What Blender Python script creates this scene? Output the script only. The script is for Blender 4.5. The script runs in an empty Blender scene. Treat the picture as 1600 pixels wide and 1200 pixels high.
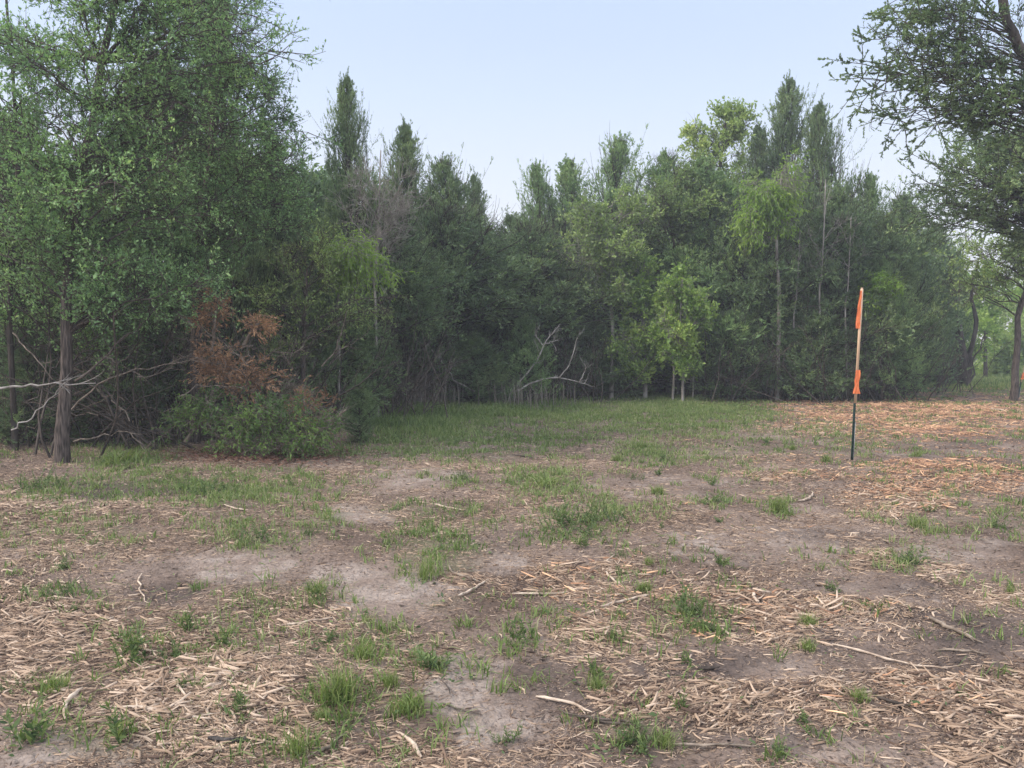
import bpy, math
import numpy as np
from mathutils import Vector

# ------------------------------------------------------------------ camera, world, sun, exposure
sc = bpy.context.scene
C = sc.collection
HC = 1.6
PITCH = math.radians(2.862)
FPX = 1200.0
cam_d = bpy.data.cameras.new('camera'); cam = bpy.data.objects.new('camera', cam_d); C.objects.link(cam)
cam.location = (0, 0, HC); cam.rotation_euler = (math.pi/2 - PITCH, 0, 0)
cam_d.sensor_width = 36; cam_d.lens = FPX/1600*36; cam_d.clip_end = 3000; cam_d.clip_start = 0.05
sc.camera = cam

SUN_EL = math.radians(44); SUN_AZ = math.radians(-108)      # azimuth from +Y (into the picture): high on the left, veiled
w = bpy.data.worlds.new('World'); sc.world = w; w.use_nodes = True
nt = w.node_tree; nt.nodes.clear()
out = nt.nodes.new('ShaderNodeOutputWorld')
sky = nt.nodes.new('ShaderNodeTexSky'); sky.sky_type = 'NISHITA'; sky.sun_disc = False
sky.sun_elevation = SUN_EL; sky.sun_rotation = SUN_AZ; sky.dust_density = 3.0; sky.air_density = 1.0
b1 = nt.nodes.new('ShaderNodeBackground'); b1.inputs[1].default_value = 0.05
nt.links.new(sky.outputs[0], b1.inputs[0])
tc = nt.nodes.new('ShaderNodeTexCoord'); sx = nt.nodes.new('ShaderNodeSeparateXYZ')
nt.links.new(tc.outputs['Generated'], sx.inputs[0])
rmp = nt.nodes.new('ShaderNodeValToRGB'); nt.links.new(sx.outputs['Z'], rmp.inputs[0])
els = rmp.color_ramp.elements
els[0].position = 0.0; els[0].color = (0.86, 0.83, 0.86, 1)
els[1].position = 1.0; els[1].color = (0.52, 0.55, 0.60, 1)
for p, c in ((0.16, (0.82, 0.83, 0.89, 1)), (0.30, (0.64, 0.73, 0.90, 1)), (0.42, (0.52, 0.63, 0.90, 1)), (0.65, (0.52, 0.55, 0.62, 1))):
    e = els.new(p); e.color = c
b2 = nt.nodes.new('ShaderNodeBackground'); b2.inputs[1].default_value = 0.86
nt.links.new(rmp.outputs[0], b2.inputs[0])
mrs = nt.nodes.new('ShaderNodeMapRange'); mrs.interpolation_type = 'SMOOTHSTEP'   # sky strength raised overhead and behind the camera, as added unseen fill light
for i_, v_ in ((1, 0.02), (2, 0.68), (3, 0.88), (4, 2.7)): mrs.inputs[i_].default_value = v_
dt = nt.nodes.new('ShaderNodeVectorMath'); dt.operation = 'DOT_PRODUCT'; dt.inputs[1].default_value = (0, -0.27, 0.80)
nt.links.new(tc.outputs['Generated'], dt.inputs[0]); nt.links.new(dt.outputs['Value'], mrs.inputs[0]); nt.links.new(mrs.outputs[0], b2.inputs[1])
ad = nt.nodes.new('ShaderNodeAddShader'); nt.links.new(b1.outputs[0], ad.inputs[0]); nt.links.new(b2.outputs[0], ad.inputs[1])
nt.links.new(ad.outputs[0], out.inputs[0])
sl = bpy.data.lights.new('sun', 'SUN'); sl.energy = 2.9; sl.angle = math.radians(14); sl.color = (1.0, 0.90, 0.80)
so = bpy.data.objects.new('sun', sl); C.objects.link(so); so.location = (0, 0, 30)
so.rotation_euler = Vector((math.sin(SUN_AZ)*math.cos(SUN_EL), math.cos(SUN_AZ)*math.cos(SUN_EL), math.sin(SUN_EL))).to_track_quat('Z', 'Y').to_euler()
sc.view_settings.view_transform = 'Standard'; sc.view_settings.look = 'None'
sc.view_settings.exposure = 0.14; sc.view_settings.gamma = 1.0
sc.render.engine = 'CYCLES'
cy = sc.cycles
cy.max_bounces = 6; cy.diffuse_bounces = 4; cy.glossy_bounces = 2; cy.transmission_bounces = 4; cy.volume_bounces = 0
cy.use_denoising = True
cy.caustics_reflective = False; cy.caustics_refractive = False

# ------------------------------------------------------------------ pixel <-> world helpers (photo pixels, 1600 x 1200)
def ray(px, py):
    a = (px-800)/FPX; b = (600-py)/FPX
    return np.array([a, math.cos(PITCH)+b*math.sin(PITCH), -math.sin(PITCH)+b*math.cos(PITCH)])
def P(px, py, d):
    r = ray(px, py); return np.array([0, 0, HC]) + r*(d/r[1])
def toPix(x, y, z):
    dz = z-HC; f = y*math.cos(PITCH)-dz*math.sin(PITCH); u = y*math.sin(PITCH)+dz*math.cos(PITCH)
    f = np.maximum(f, 0.3)
    return 800+FPX*x/f, 600-FPX*u/f

# ------------------------------------------------------------------ noise and terrain
def _h(i, j, s):
    n = (i.astype(np.int64)*374761393 + j.astype(np.int64)*668265263 + s*1442695041) & 0xffffffff
    n = ((n ^ (n >> 13))*1274126177) & 0xffffffff
    n = ((n ^ (n >> 16))*2246822519) & 0xffffffff
    return ((n ^ (n >> 15)) & 0xffff)/65535.0
def vnoise(x, y, s=0):
    i = np.floor(x); j = np.floor(y); fx = x-i; fy = y-j
    fx = fx*fx*(3-2*fx); fy = fy*fy*(3-2*fy)
    a = _h(i, j, s); b = _h(i+1, j, s); c = _h(i, j+1, s); d = _h(i+1, j+1, s)
    return a+(b-a)*fx+(c-a)*fy+(a-b-c+d)*fx*fy
def fbm(x, y, s=0, o=4):
    v = 0; a = 0.5; t = 0
    for k in range(o):
        v = v+a*vnoise(x, y, s+k*17); t += a; a *= 0.5; x = x*2.03+11.3; y = y*2.03+4.7
    return v/t
def height(x, y):
    x = np.asarray(x, float); y = np.asarray(y, float)
    return 0.16*(fbm(x*0.22+3, y*0.22, 1, 3)-0.5) + 0.055*(fbm(x*1.6, y*1.6, 5, 3)-0.5) + 0.022*(fbm(x*7, y*7, 9, 3)-0.5)
def G(px, py):
    z = 0.0
    for _ in range(6):
        r = ray(px, py); t = (z-HC)/r[2]; p = np.array([0, 0, HC])+r*t
        z = float(height(p[0], p[1]))
    p[2] = z
    return p

# ------------------------------------------------------------------ mesh helpers
def norm(v): return v/np.maximum(np.linalg.norm(v, axis=-1, keepdims=True), 1e-9)
class Geo:
    def __init__(s): s.v = []; s.f = []; s.t = []; s.n = 0
    def add(s, v, f, t=None):
        v = np.asarray(v, np.float32).reshape(-1, 3); f = np.asarray(f, np.int64).reshape(-1, 4)
        s.v.append(v); s.f.append(f+s.n); s.n += len(v)
        s.t.append(np.full(len(f), 0.5, np.float32) if t is None else np.broadcast_to(np.asarray(t, np.float32), (len(f),)).copy())
    def mesh(s, name, mat, smooth=False):
        v = np.concatenate(s.v); f = np.concatenate(s.f); t = np.concatenate(s.t)
        me = bpy.data.meshes.new(name)
        me.vertices.add(len(v)); me.vertices.foreach_set('co', v.ravel())
        me.loops.add(len(f)*4); me.loops.foreach_set('vertex_index', f.ravel().astype(np.int32))
        me.polygons.add(len(f)); me.polygons.foreach_set('loop_start', np.arange(0, len(f)*4, 4, dtype=np.int32))
        if smooth: me.polygons.foreach_set('use_smooth', np.ones(len(f), bool))
        a = me.attributes.new('tint', 'FLOAT', 'FACE'); a.data.foreach_set('value', t)
        me.update(calc_edges=True); me.materials.append(mat)
        return me
    def obj(s, name, mat, parent=None, smooth=False):
        o = bpy.data.objects.new(name, s.mesh(name, mat, smooth)); C.objects.link(o)
        if parent is not None: o.parent = parent
        return o
def tag(o, label=None, cat=None, group=None, kind=None):
    if label: o['label'] = label
    if cat: o['category'] = cat
    if group: o['group'] = group
    if kind: o['kind'] = kind
    return o
def empty(name, loc, label, cat, group=None):
    o = bpy.data.objects.new(name, None); C.objects.link(o); o.location = [float(q) for q in loc]
    o.empty_display_size = 0.2
    return tag(o, label, cat, group)
def copy_tree(o, parent=None):
    c = o.copy(); C.objects.link(c); c.parent = parent
    for ch in [q for q in bpy.data.objects if q.parent == o]: copy_tree(ch, c)
    return c
def tubes(g, Pt, R, sides=5, t=None, ridged=0.0, rng=None):
    Pt = np.asarray(Pt, float); R = np.asarray(R, float)
    if Pt.ndim == 2: Pt = Pt[None]; R = R[None]
    n, k, _ = Pt.shape
    T = np.empty_like(Pt); T[:, 1:-1] = Pt[:, 2:]-Pt[:, :-2]; T[:, 0] = Pt[:, 1]-Pt[:, 0]; T[:, -1] = Pt[:, -1]-Pt[:, -2]
    T = norm(T)
    m = norm(Pt[:, -1]-Pt[:, 0]); ref = np.where(np.abs(m[:, 2:3]) < 0.7, np.array([[0, 0, 1.]]), np.array([[1., 0, 0]]))
    A = norm(np.cross(T, ref[:, None, :])); B = np.cross(T, A)
    an = np.arange(sides)*2*math.pi/sides
    RR = np.repeat(R[:, :, None], sides, 2)
    if ridged and rng is not None: RR = RR*(1+ridged*rng.normal(size=RR.shape))
    V = Pt[:, :, None, :] + RR[..., None]*(np.cos(an)[None, None, :, None]*A[:, :, None, :]+np.sin(an)[None, None, :, None]*B[:, :, None, :])
    idx = np.arange(n*k*sides).reshape(n, k, sides); nx = np.roll(idx, -1, 2)
    F = np.stack([idx[:, :-1], nx[:, :-1], nx[:, 1:], idx[:, 1:]], -1)
    tt = None
    if t is not None: tt = np.repeat(np.asarray(t), (k-1)*sides) if np.ndim(t) else t
    g.add(V, F, tt)
def perp(d, rng): return norm(np.cross(d, rng.normal(size=d.shape)))
def walk(o, d, L, k, wander, up, rng):
    n = len(o); Pt = np.zeros((n, k, 3)); Pt[:, 0] = o; d = norm(d); L = np.broadcast_to(L, (n,))
    for i in range(1, k):
        d = norm(d+wander*rng.normal(size=d.shape)+np.array([0, 0, up]))
        Pt[:, i] = Pt[:, i-1]+d*(L/(k-1))[:, None]
    return Pt
def kids(Pt, per, lo, hi, ang, rng, jit=0.3):
    n, k, _ = Pt.shape
    t = rng.uniform(lo, hi, n*per)*(k-1)*0.9999; pi = np.repeat(np.arange(n), per)
    i = t.astype(int); f = (t-i)[:, None]
    a = Pt[pi, i]; b = Pt[pi, i+1]; o = a+(b-a)*f; tan = norm(b-a)
    th = np.clip(ang+jit*rng.normal(size=n*per), 0.1, 2.2)[:, None]
    return o, np.cos(th)*tan+np.sin(th)*perp(tan, rng), pi, t/(k-1)
def leafquads(g, c, d, L, W, rng, t, flat=0.0):
    """rhombic leaves or needle sprays; c base, d direction"""
    n = len(c); d = norm(d); s = perp(d, rng)
    if flat: s = norm(s*np.array([1, 1, 1-flat])+1e-6); s = norm(s-d*np.sum(s*d, 1, keepdims=True))
    L = np.broadcast_to(L, (n,))[:, None]; W = np.broadcast_to(W, (n,))[:, None]
    nn = np.cross(d, s)
    mid = c+d*L*0.45+nn*L*0.08
    V = np.stack([c, mid+s*W*0.5, c+d*L, mid-s*W*0.5], 1)
    g.add(V, np.arange(n*4).reshape(n, 4), t)

def clump_tint(p, rng, base, amp=0.55, s=1.4, leaf=0.16):
    n = len(p); q = vnoise(p[:, 0]*s+p[:, 2]*0.7*s, p[:, 1]*s+p[:, 2]*0.9*s, 3)
    return np.clip(base+amp*(q-0.5)+leaf*rng.normal(size=n), 0, 1)
# ------------------------------------------------------------------ materials
def mat_base(name):
    m = bpy.data.materials.new(name); m.use_nodes = True; n = m.node_tree.nodes
    return m, m.node_tree, n['Principled BSDF']
def ramp(ntree, cols, fac):
    r = ntree.nodes.new('ShaderNodeValToRGB'); e = r.color_ramp.elements
    e[0].position = 0; e[0].color = (*cols[0], 1); e[1].position = 1; e[1].color = (*cols[-1], 1)
    for i, c in enumerate(cols[1:-1]): q = e.new((i+1)/(len(cols)-1)); q.color = (*c, 1)
    if fac is not None: ntree.links.new(fac, r.inputs[0])
    return r
def tint_mat(name, cols, rough=0.6, trans=0.0, spec=0.25, bump=0):
    m, t, p = mat_base(name)
    a = t.nodes.new('ShaderNodeAttribute'); a.attribute_name = 'tint'
    r = ramp(t, cols, a.outputs['Fac'])
    p.inputs['Roughness'].default_value = rough; p.inputs['Specular IOR Level'].default_value = spec
    t.links.new(r.outputs[0], p.inputs['Base Color'])
    if trans:
        tr = t.nodes.new('ShaderNodeBsdfTranslucent'); mx = t.nodes.new('ShaderNodeMixShader'); mx.inputs[0].default_value = trans
        hs = t.nodes.new('ShaderNodeHueSaturation'); hs.inputs['Saturation'].default_value = 1.15; hs.inputs['Value'].default_value = 1.5
        t.links.new(r.outputs[0], hs.inputs['Color']); t.links.new(hs.outputs[0], tr.inputs['Color'])
        t.links.new(p.outputs[0], mx.inputs[1]); t.links.new(tr.outputs[0], mx.inputs[2])
        t.links.new(mx.outputs[0], t.nodes['Material Output'].inputs[0])
    return m
def bark_mat(name, c1, c2, scale=14, stretch=0.18, bump=0.6):
    m, t, p = mat_base(name)
    tcn = t.nodes.new('ShaderNodeTexCoord'); mp = t.nodes.new('ShaderNodeMapping'); mp.inputs['Scale'].default_value = (1, 1, stretch)
    nz = t.nodes.new('ShaderNodeTexNoise'); nz.inputs['Scale'].default_value = scale; nz.inputs['Detail'].default_value = 6
    t.links.new(tcn.outputs['Object'], mp.inputs[0]); t.links.new(mp.outputs[0], nz.inputs['Vector'])
    mr = t.nodes.new('ShaderNodeMapRange'); mr.inputs[1].default_value = 0.35; mr.inputs[2].default_value = 0.65
    t.links.new(nz.outputs[0], mr.inputs[0])
    r = ramp(t, [c1, tuple((a+b)/2 for a, b in zip(c1, c2)), c2], mr.outputs[0]); t.links.new(r.outputs[0], p.inputs['Base Color'])
    bp = t.nodes.new('ShaderNodeBump'); bp.inputs['Strength'].default_value = bump; bp.inputs['Distance'].default_value = 0.03
    t.links.new(nz.outputs[0], bp.inputs['Height']); t.links.new(bp.outputs[0], p.inputs['Normal'])
    p.inputs['Roughness'].default_value = 0.9; p.inputs['Specular IOR Level'].default_value = 0.15
    return m
M = {}
M['cedar'] = tint_mat('cedar_foliage', [(0.076, 0.119, 0.058), (0.135, 0.203, 0.088), (0.229, 0.309, 0.128), (0.379, 0.449, 0.175)], 0.6, 0.22)
M['cedar2'] = tint_mat('cedar_foliage_bright', [(0.091, 0.153, 0.066), (0.170, 0.266, 0.106), (0.274, 0.383, 0.152), (0.435, 0.532, 0.209)], 0.6, 0.25)
M['oak'] = tint_mat('oak_foliage', [(0.091, 0.159, 0.070), (0.171, 0.290, 0.112), (0.288, 0.435, 0.163), (0.520, 0.652, 0.249)], 0.5, 0.32, 0.35)
M['elm'] = tint_mat('elm_foliage', [(0.140, 0.197, 0.071), (0.238, 0.322, 0.107), (0.376, 0.464, 0.156), (0.557, 0.608, 0.229)], 0.5, 0.35, 0.3)
M['sap'] = tint_mat('sapling_foliage', [(0.100, 0.169, 0.052), (0.185, 0.285, 0.073), (0.318, 0.426, 0.116), (0.466, 0.540, 0.174)], 0.5, 0.4, 0.3)
M['lime'] = tint_mat('lime_foliage', [(0.140, 0.238, 0.045), (0.237, 0.356, 0.068), (0.355, 0.455, 0.113)], 0.5, 0.45, 0.3)
M['rust'] = tint_mat('dead_cedar_foliage', [(0.245, 0.143, 0.083), (0.450, 0.259, 0.141), (0.676, 0.439, 0.233)], 0.8, 0.2, 0.1)
M['duff'] = tint_mat('fallen_needles', [(0.11, 0.055, 0.04), (0.19, 0.10, 0.07), (0.28, 0.16, 0.11)], 0.9, 0, 0.1)
M['graybrown'] = tint_mat('dry_foliage', [(0.10, 0.085, 0.07), (0.17, 0.15, 0.12), (0.27, 0.24, 0.20)], 0.8, 0.1, 0.1)
M['grass'] = tint_mat('grass_blades', [(0.070, 0.103, 0.033), (0.120, 0.175, 0.052), (0.199, 0.258, 0.085), (0.330, 0.319, 0.171)], 0.6, 0.3, 0.25)
M['tuft'] = tint_mat('tuft_blades', [(0.068, 0.105, 0.027), (0.136, 0.195, 0.054), (0.221, 0.270, 0.090), (0.323, 0.315, 0.162)], 0.5, 0.35, 0.3)
M['weed'] = tint_mat('weed_leaves', [(0.050, 0.081, 0.034), (0.090, 0.138, 0.051), (0.150, 0.201, 0.068), (0.220, 0.267, 0.094)], 0.55, 0.3, 0.3)
M['drygrass'] = tint_mat('dry_grass', [(0.090, 0.075, 0.060), (0.180, 0.158, 0.128), (0.285, 0.255, 0.210)], 0.8, 0.2, 0.1)
M['bark'] = bark_mat('grey_brown_bark', (0.03, 0.024, 0.020), (0.15, 0.118, 0.098), 42, 0.14, 1.0)
M['barkd'] = bark_mat('dark_bark', (0.022, 0.018, 0.015), (0.085, 0.068, 0.056))
M['barkp'] = bark_mat('pale_bark', (0.16, 0.14, 0.12), (0.36, 0.33, 0.29), 10, 0.3, 0.3)
M['deadwood'] = bark_mat('weathered_wood', (0.10, 0.078, 0.06), (0.30, 0.24, 0.185), 22, 0.6, 0.6)
M['twig'] = bark_mat('twig_bark', (0.042, 0.033, 0.027), (0.125, 0.10, 0.082), 12, 0.4, 0.2)
M['chips'] = tint_mat('wood_chips', [(0.087, 0.056, 0.041), (0.176, 0.117, 0.081), (0.289, 0.201, 0.136), (0.404, 0.289, 0.200), (0.527, 0.402, 0.295)], 0.8, 0, 0.2)
M['chipsr'] = tint_mat('red_wood_chips', [(0.155, 0.090, 0.056), (0.338, 0.182, 0.107), (0.535, 0.308, 0.180), (0.732, 0.476, 0.281)], 0.8, 0, 0.2)
M['litter'] = tint_mat('leaf_litter', [(0.07, 0.052, 0.042), (0.13, 0.095, 0.075), (0.22, 0.165, 0.13)], 0.9, 0, 0.1)

# ------------------------------------------------------------------ patch maps (where chips, grass and bare soil lie)
def field(px, py, blobs):
    v = np.zeros_like(px)
    for (x, y, rx, ry, a) in blobs:
        d = ((px-x)/rx)**2+((py-y)/ry)**2
        v = np.maximum(v, a*np.clip(1.35-d, 0, 1))
    return v
CHIP = [(140,1010,230,70,.9),(260,1085,300,80,1),(40,950,120,45,.8),(40,790,110,40,.7),(470,960,110,45,.6),(930,905,115,38,1),
        (1000,995,150,60,.9),(1120,925,130,40,.8),(1300,965,190,38,1),(1460,1085,220,55,1),(1190,1100,240,60,.85),(1345,870,50,30,.8),
        (1470,895,60,18,.7),(1570,935,70,20,.9),(1400,775,90,45,1),(1490,745,170,28,1),(1250,742,120,10,.9),(1400,655,280,35,.75),
        (100,870,130,30,.6),(350,1150,220,50,.75),(200,800,200,20,.5),(1150,835,90,20,.6),(640,1190,160,40,.5),(1000,1080,130,40,.7),
        (760,910,60,20,.5),(1560,1150,120,60,.8),(1440,985,90,12,.5),(30,1050,120,60,.7),(600,1040,60,30,.4),(860,790,60,12,.5),(1300,1000,120,25,.8)]
GRASS = [(760,655,260,42,1),(620,645,100,45,1),(1060,650,160,32,.95),(1050,700,120,25,.5),(905,800,80,30,.7),(675,850,80,55,.8),(860,960,70,30,.4),(700,930,70,25,.5),(330,760,230,34,.75),(120,830,150,30,.35),(420,830,130,30,.4),
         (850,745,90,22,.6),(560,1010,110,55,.55),(330,1010,160,45,.25),(190,715,60,10,.8),(1000,800,70,16,.5),(1430,865,70,22,.35),(500,800,60,20,.4),(700,690,200,30,.5),
         (420,960,60,60,.3),(1250,690,160,30,.25),(600,1110,120,60,.4),(990,1140,110,40,.4),(250,1160,220,30,.3),(1100,970,70,25,.4),(1560,810,80,30,.3),(130,760,80,20,.4),(680,800,90,20,.4)]
BARE = [(600,930,110,45,1),(740,1095,95,75,1),(380,885,110,28,.8),(90,1175,110,30,.9),(640,745,90,18,.8),(1190,850,170,35,.6),(1190,1045,90,18,.8),
        (560,805,60,14,.7),(1500,860,100,25,.6),(760,880,60,25,.6),(1380,920,80,14,.6),(1020,760,160,20,.5)]

WET = [(1450,995,210,55,1),(1360,905,110,25,.7),(1100,1040,130,35,.9),(1060,1165,170,40,1),(1250,1165,160,25,.7),(250,915,70,35,.9),(860,1080,60,60,.8),(1540,1050,60,30,.9),
       (1330,840,120,14,.6),(150,765,120,14,1),(930,790,90,16,.5),(1520,660,80,10,.6),(1470,700,90,12,.5),(560,1140,90,40,.5),(780,840,60,25,.5)]
WEEDS = [
    (885, 822, 48, 1.3, 'left half of the biggest bushy weed clump in the middle of the clearing'), (925, 815, 44, 1.4, 'right half of the biggest bushy weed clump, yellow tipped'),
    (905, 835, 34, 1.6, 'low front part of the biggest bushy weed clump'),
    (1075, 962, 50, 1.2, 'leafy weed left of the short pale stick among pink chips'), (1100, 985, 26, 1.8, 'flat bright green weed just in front of a taller leafy one'),
    (820, 1005, 55, 1.1, 'upright weed at the bottom centre beside a white chip'), (685, 1045, 40, 1.6, 'round leafy weed above the bare sandy patch'),
    (925, 1060, 38, .9, 'bright green seedling among chips right of the sandy patch'), (270, 1035, 45, 1.0, 'dark green weed in the thick chips at lower left'),
    (215, 1030, 62, 1.2, 'tall bluish weed left of the dark green one in the chips'), (355, 1010, 46, .8, 'slim yellow green seedling between the chips at lower left'),
    (45, 1160, 66, 1.2, 'bluish weed at the bottom left corner of the clearing'), (180, 1160, 64, 1.1, 'weed with long bright leaves in the chips near the bottom left'),
    (370, 1110, 44, 1.2, 'weed in the chips left of the bright grass tuft'), (95, 935, 30, 1.5, 'small round weed at the left among scattered chips'),
    (320, 772, 34, 1.6, 'bright green weed clump before the brush pile'), (243, 680, 34, 1.3, 'bright leafy seedling in the shade left of the brush pile'),
    (295, 985, 40, .8, 'thin weed on the bare patch above the dark green one'), (497, 940, 40, .7, 'slender weed at the edge of the pale sandy ground'),
    (400, 850, 34, 1.5, 'dull green weed above the bare patch at left'), (965, 1000, 30, 1.0, 'small weed among the orange chips at the centre'),
    (1415, 880, 28, 1.8, 'sprawling weed on bare soil in front of the stake'), (1035, 720, 18, 1.3, 'small bright weed on the far soil at centre right'),
    (1118, 785, 22, 1.8, 'low weed behind the lone grass tuft at right'), (725, 750, 22, .9, 'tiny weed on the far bare patch'), (60, 765, 36, 1.5, 'weed clump at the foot of the grey trunk'),
    (990, 1165, 40, 1.8, 'dark weed at the bottom edge right of centre'), (1215, 1180, 24, 1.6, 'faint weed at the bottom edge of the right half')]
TUFTS = [
    (525, 1095, 66, 1.1, 'brightest tall grass tuft at lower left of centre'), (570, 1030, 34, 1.5, 'low bright grass tuft just behind the tallest one'), (665, 905, 46, .8, 'upright grass tuft on the pale sandy strip'),
    (1215, 800, 34, .9, 'lone dark green grass tuft on the soil left of the stake'), (640, 1110, 40, 1.6, 'flat grass tuft left of the bare sandy patch'), (465, 1180, 60, 1.0, 'grass tuft at the bottom edge left of centre'),
    (1435, 825, 26, 1.2, 'dull grass tuft on the soil right of the stake'), (190, 722, 26, 3.0, 'wide low grass tuft right of the grey trunk'), (930, 1075, 30, 1.0, 'small grass tuft among chips at the bottom centre'),
    (610, 1075, 36, .8, 'thin grass tuft right of the brightest one'), (1000, 700, 16, 2.0, 'far flat grass tuft in the middle of the clearing'), (850, 760, 24, 2.6, 'wide grass tuft behind the biggest weed clump')]
WPOS = [(a, b, 1.1*h*wd, .42*h*wd, .5) for a, b, h, wd, _ in WEEDS+TUFTS]
# ------------------------------------------------------------------ ground
def axis(lo, hi, f0, f1, step, grow=1.06):
    a = list(np.arange(f0, f1, step)); s = step; x = a[-1]
    while x < hi: s *= grow; x += s; a.append(x)
    s = step; x = f0; b = []
    while x > lo: s *= grow; x -= s; b.append(x)
    return np.array(b[::-1]+a)
xs = axis(-900, 900, -4.5, 4.5, 0.035, 1.035); ys = axis(-60, 1500, 2.0, 9.5, 0.035, 1.03)
X, Y = np.meshgrid(xs, ys)
Z = height(X, Y)+0.022*(fbm(X*14, Y*14, 31, 3)-0.5)*np.exp(-np.maximum(Y-8, 0)/6)
gpx, gpy = toPix(X, Y, Z)
nx_, ny_ = len(xs), len(ys)
idx = np.arange(nx_*ny_).reshape(ny_, nx_)
F = np.stack([idx[:-1, :-1], idx[:-1, 1:], idx[1:, 1:], idx[1:, :-1]], -1).reshape(-1, 4)
g = Geo(); g.add(np.stack([X, Y, Z], -1), F)
def ground_mat():
    m, t, p = mat_base('trampled_soil')
    N = t.nodes.new; L = t.links.new
    tcn = N('ShaderNodeTexCoord')
    def noise(s, d=6, dist=0):
        n = N('ShaderNodeTexNoise'); n.inputs['Scale'].default_value = s; n.inputs['Detail'].default_value = d; n.inputs['Distortion'].default_value = dist
        L(tcn.outputs['Object'], n.inputs['Vector']); return n.outputs[0]
    r1 = ramp(t, [(0.08, 0.056, 0.044), (0.145, 0.105, 0.082), (0.20, 0.150, 0.120), (0.28, 0.220, 0.180)], None)
    mr = N('ShaderNodeMapRange'); mr.inputs[1].default_value = 0.28; mr.inputs[2].default_value = 0.72; L(noise(1.1, 8, 0.6), mr.inputs[0]); L(mr.outputs[0], r1.inputs[0])
    at = N('ShaderNodeAttribute'); at.attribute_name = 'dry'
    pale = ramp(t, [(0.20, 0.155, 0.128), (0.36, 0.30, 0.255)], noise(6, 8, 0.4))
    mx = N('ShaderNodeMix'); mx.data_type = 'RGBA'; L(at.outputs['Fac'], mx.inputs[0]); L(r1.outputs[0], mx.inputs[6]); L(pale.outputs[0], mx.inputs[7])
    at2 = N('ShaderNodeAttribute'); at2.attribute_name = 'turf'
    tf = ramp(t, [(0.07, 0.075, 0.04), (0.12, 0.12, 0.065), (0.17, 0.145, 0.10)], noise(14, 6))
    mx2 = N('ShaderNodeMix'); mx2.data_type = 'RGBA'; L(at2.outputs['Fac'], mx2.inputs[0]); L(mx.outputs[2], mx2.inputs[6]); L(tf.outputs[0], mx2.inputs[7])
    at3 = N('ShaderNodeAttribute'); at3.attribute_name = 'wet'
    dk = ramp(t, [(0.055, 0.042, 0.036), (0.12, 0.092, 0.078)], noise(9, 8, 0.4))
    mx3 = N('ShaderNodeMix'); mx3.data_type = 'RGBA'; L(at3.outputs['Fac'], mx3.inputs[0]); L(mx2.outputs[2], mx3.inputs[6]); L(dk.outputs[0], mx3.inputs[7]); mx2 = mx3
    fine = ramp(t, [(0.35, 0.33, 0.32), (0.85, 0.83, 0.81), (1.2, 1.2, 1.2), (1.6, 1.57, 1.5)], noise(45, 12, 0.5))
    mu = N('ShaderNodeMix'); mu.data_type = 'RGBA'; mu.blend_type = 'MULTIPLY'; mu.inputs[0].default_value = 0.8
    L(mx2.outputs[2], mu.inputs[6]); L(fine.outputs[0], mu.inputs[7]); L(mu.outputs[2], p.inputs['Base Color'])
    bp = N('ShaderNodeBump'); bp.inputs['Strength'].default_value = 1.0; bp.inputs['Distance'].default_value = 0.045
    L(noise(26, 14, 0.4), bp.inputs['Height']); L(bp.outputs[0], p.inputs['Normal'])
    p.inputs['Roughness'].default_value = 0.95; p.inputs['Specular IOR Level'].default_value = 0.15
    return m
ground = g.obj('ground', ground_mat(), smooth=True); tag(ground, kind='structure')
def vattr(o, name, v):
    a = o.data.attributes.new(name, 'FLOAT', 'POINT'); a.data.foreach_set('value', v.astype(np.float32).ravel())
wob = 30*(fbm(X*2.2, Y*2.2, 77, 3)-0.5)*6/np.maximum(Y, 3)
vis = (Y > 1.5)
dry = np.clip(field(gpx+wob*4, gpy+wob, BARE)*vis*(0.25+np.clip((fbm(X*2.6, Y*2.6, 51, 4)-0.36)*5, 0, 1))*(0.35+1.1*np.clip((fbm(X*11, Y*11, 52, 3)-0.36)*5, 0, 1)), 0, 1)
turf = 0.85*field(gpx+wob*4, gpy+wob, GRASS)*vis*np.clip((fbm(X*1.6, Y*1.6, 61, 4)-0.33)*3.4, 0, 1)
farturf = ((X > 15.5) & (Y > 26.5)) | (Y > 60)
turf = np.where(farturf, 1.0, turf)
vattr(ground, 'wet', field(gpx+wob*4, gpy+wob, WET)*vis*np.clip((fbm(X*2.5, Y*2.5, 55, 4)-0.28)*3.2, 0, 1)); vattr(ground, 'dry', dry); vattr(ground, 'turf', turf)

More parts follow.
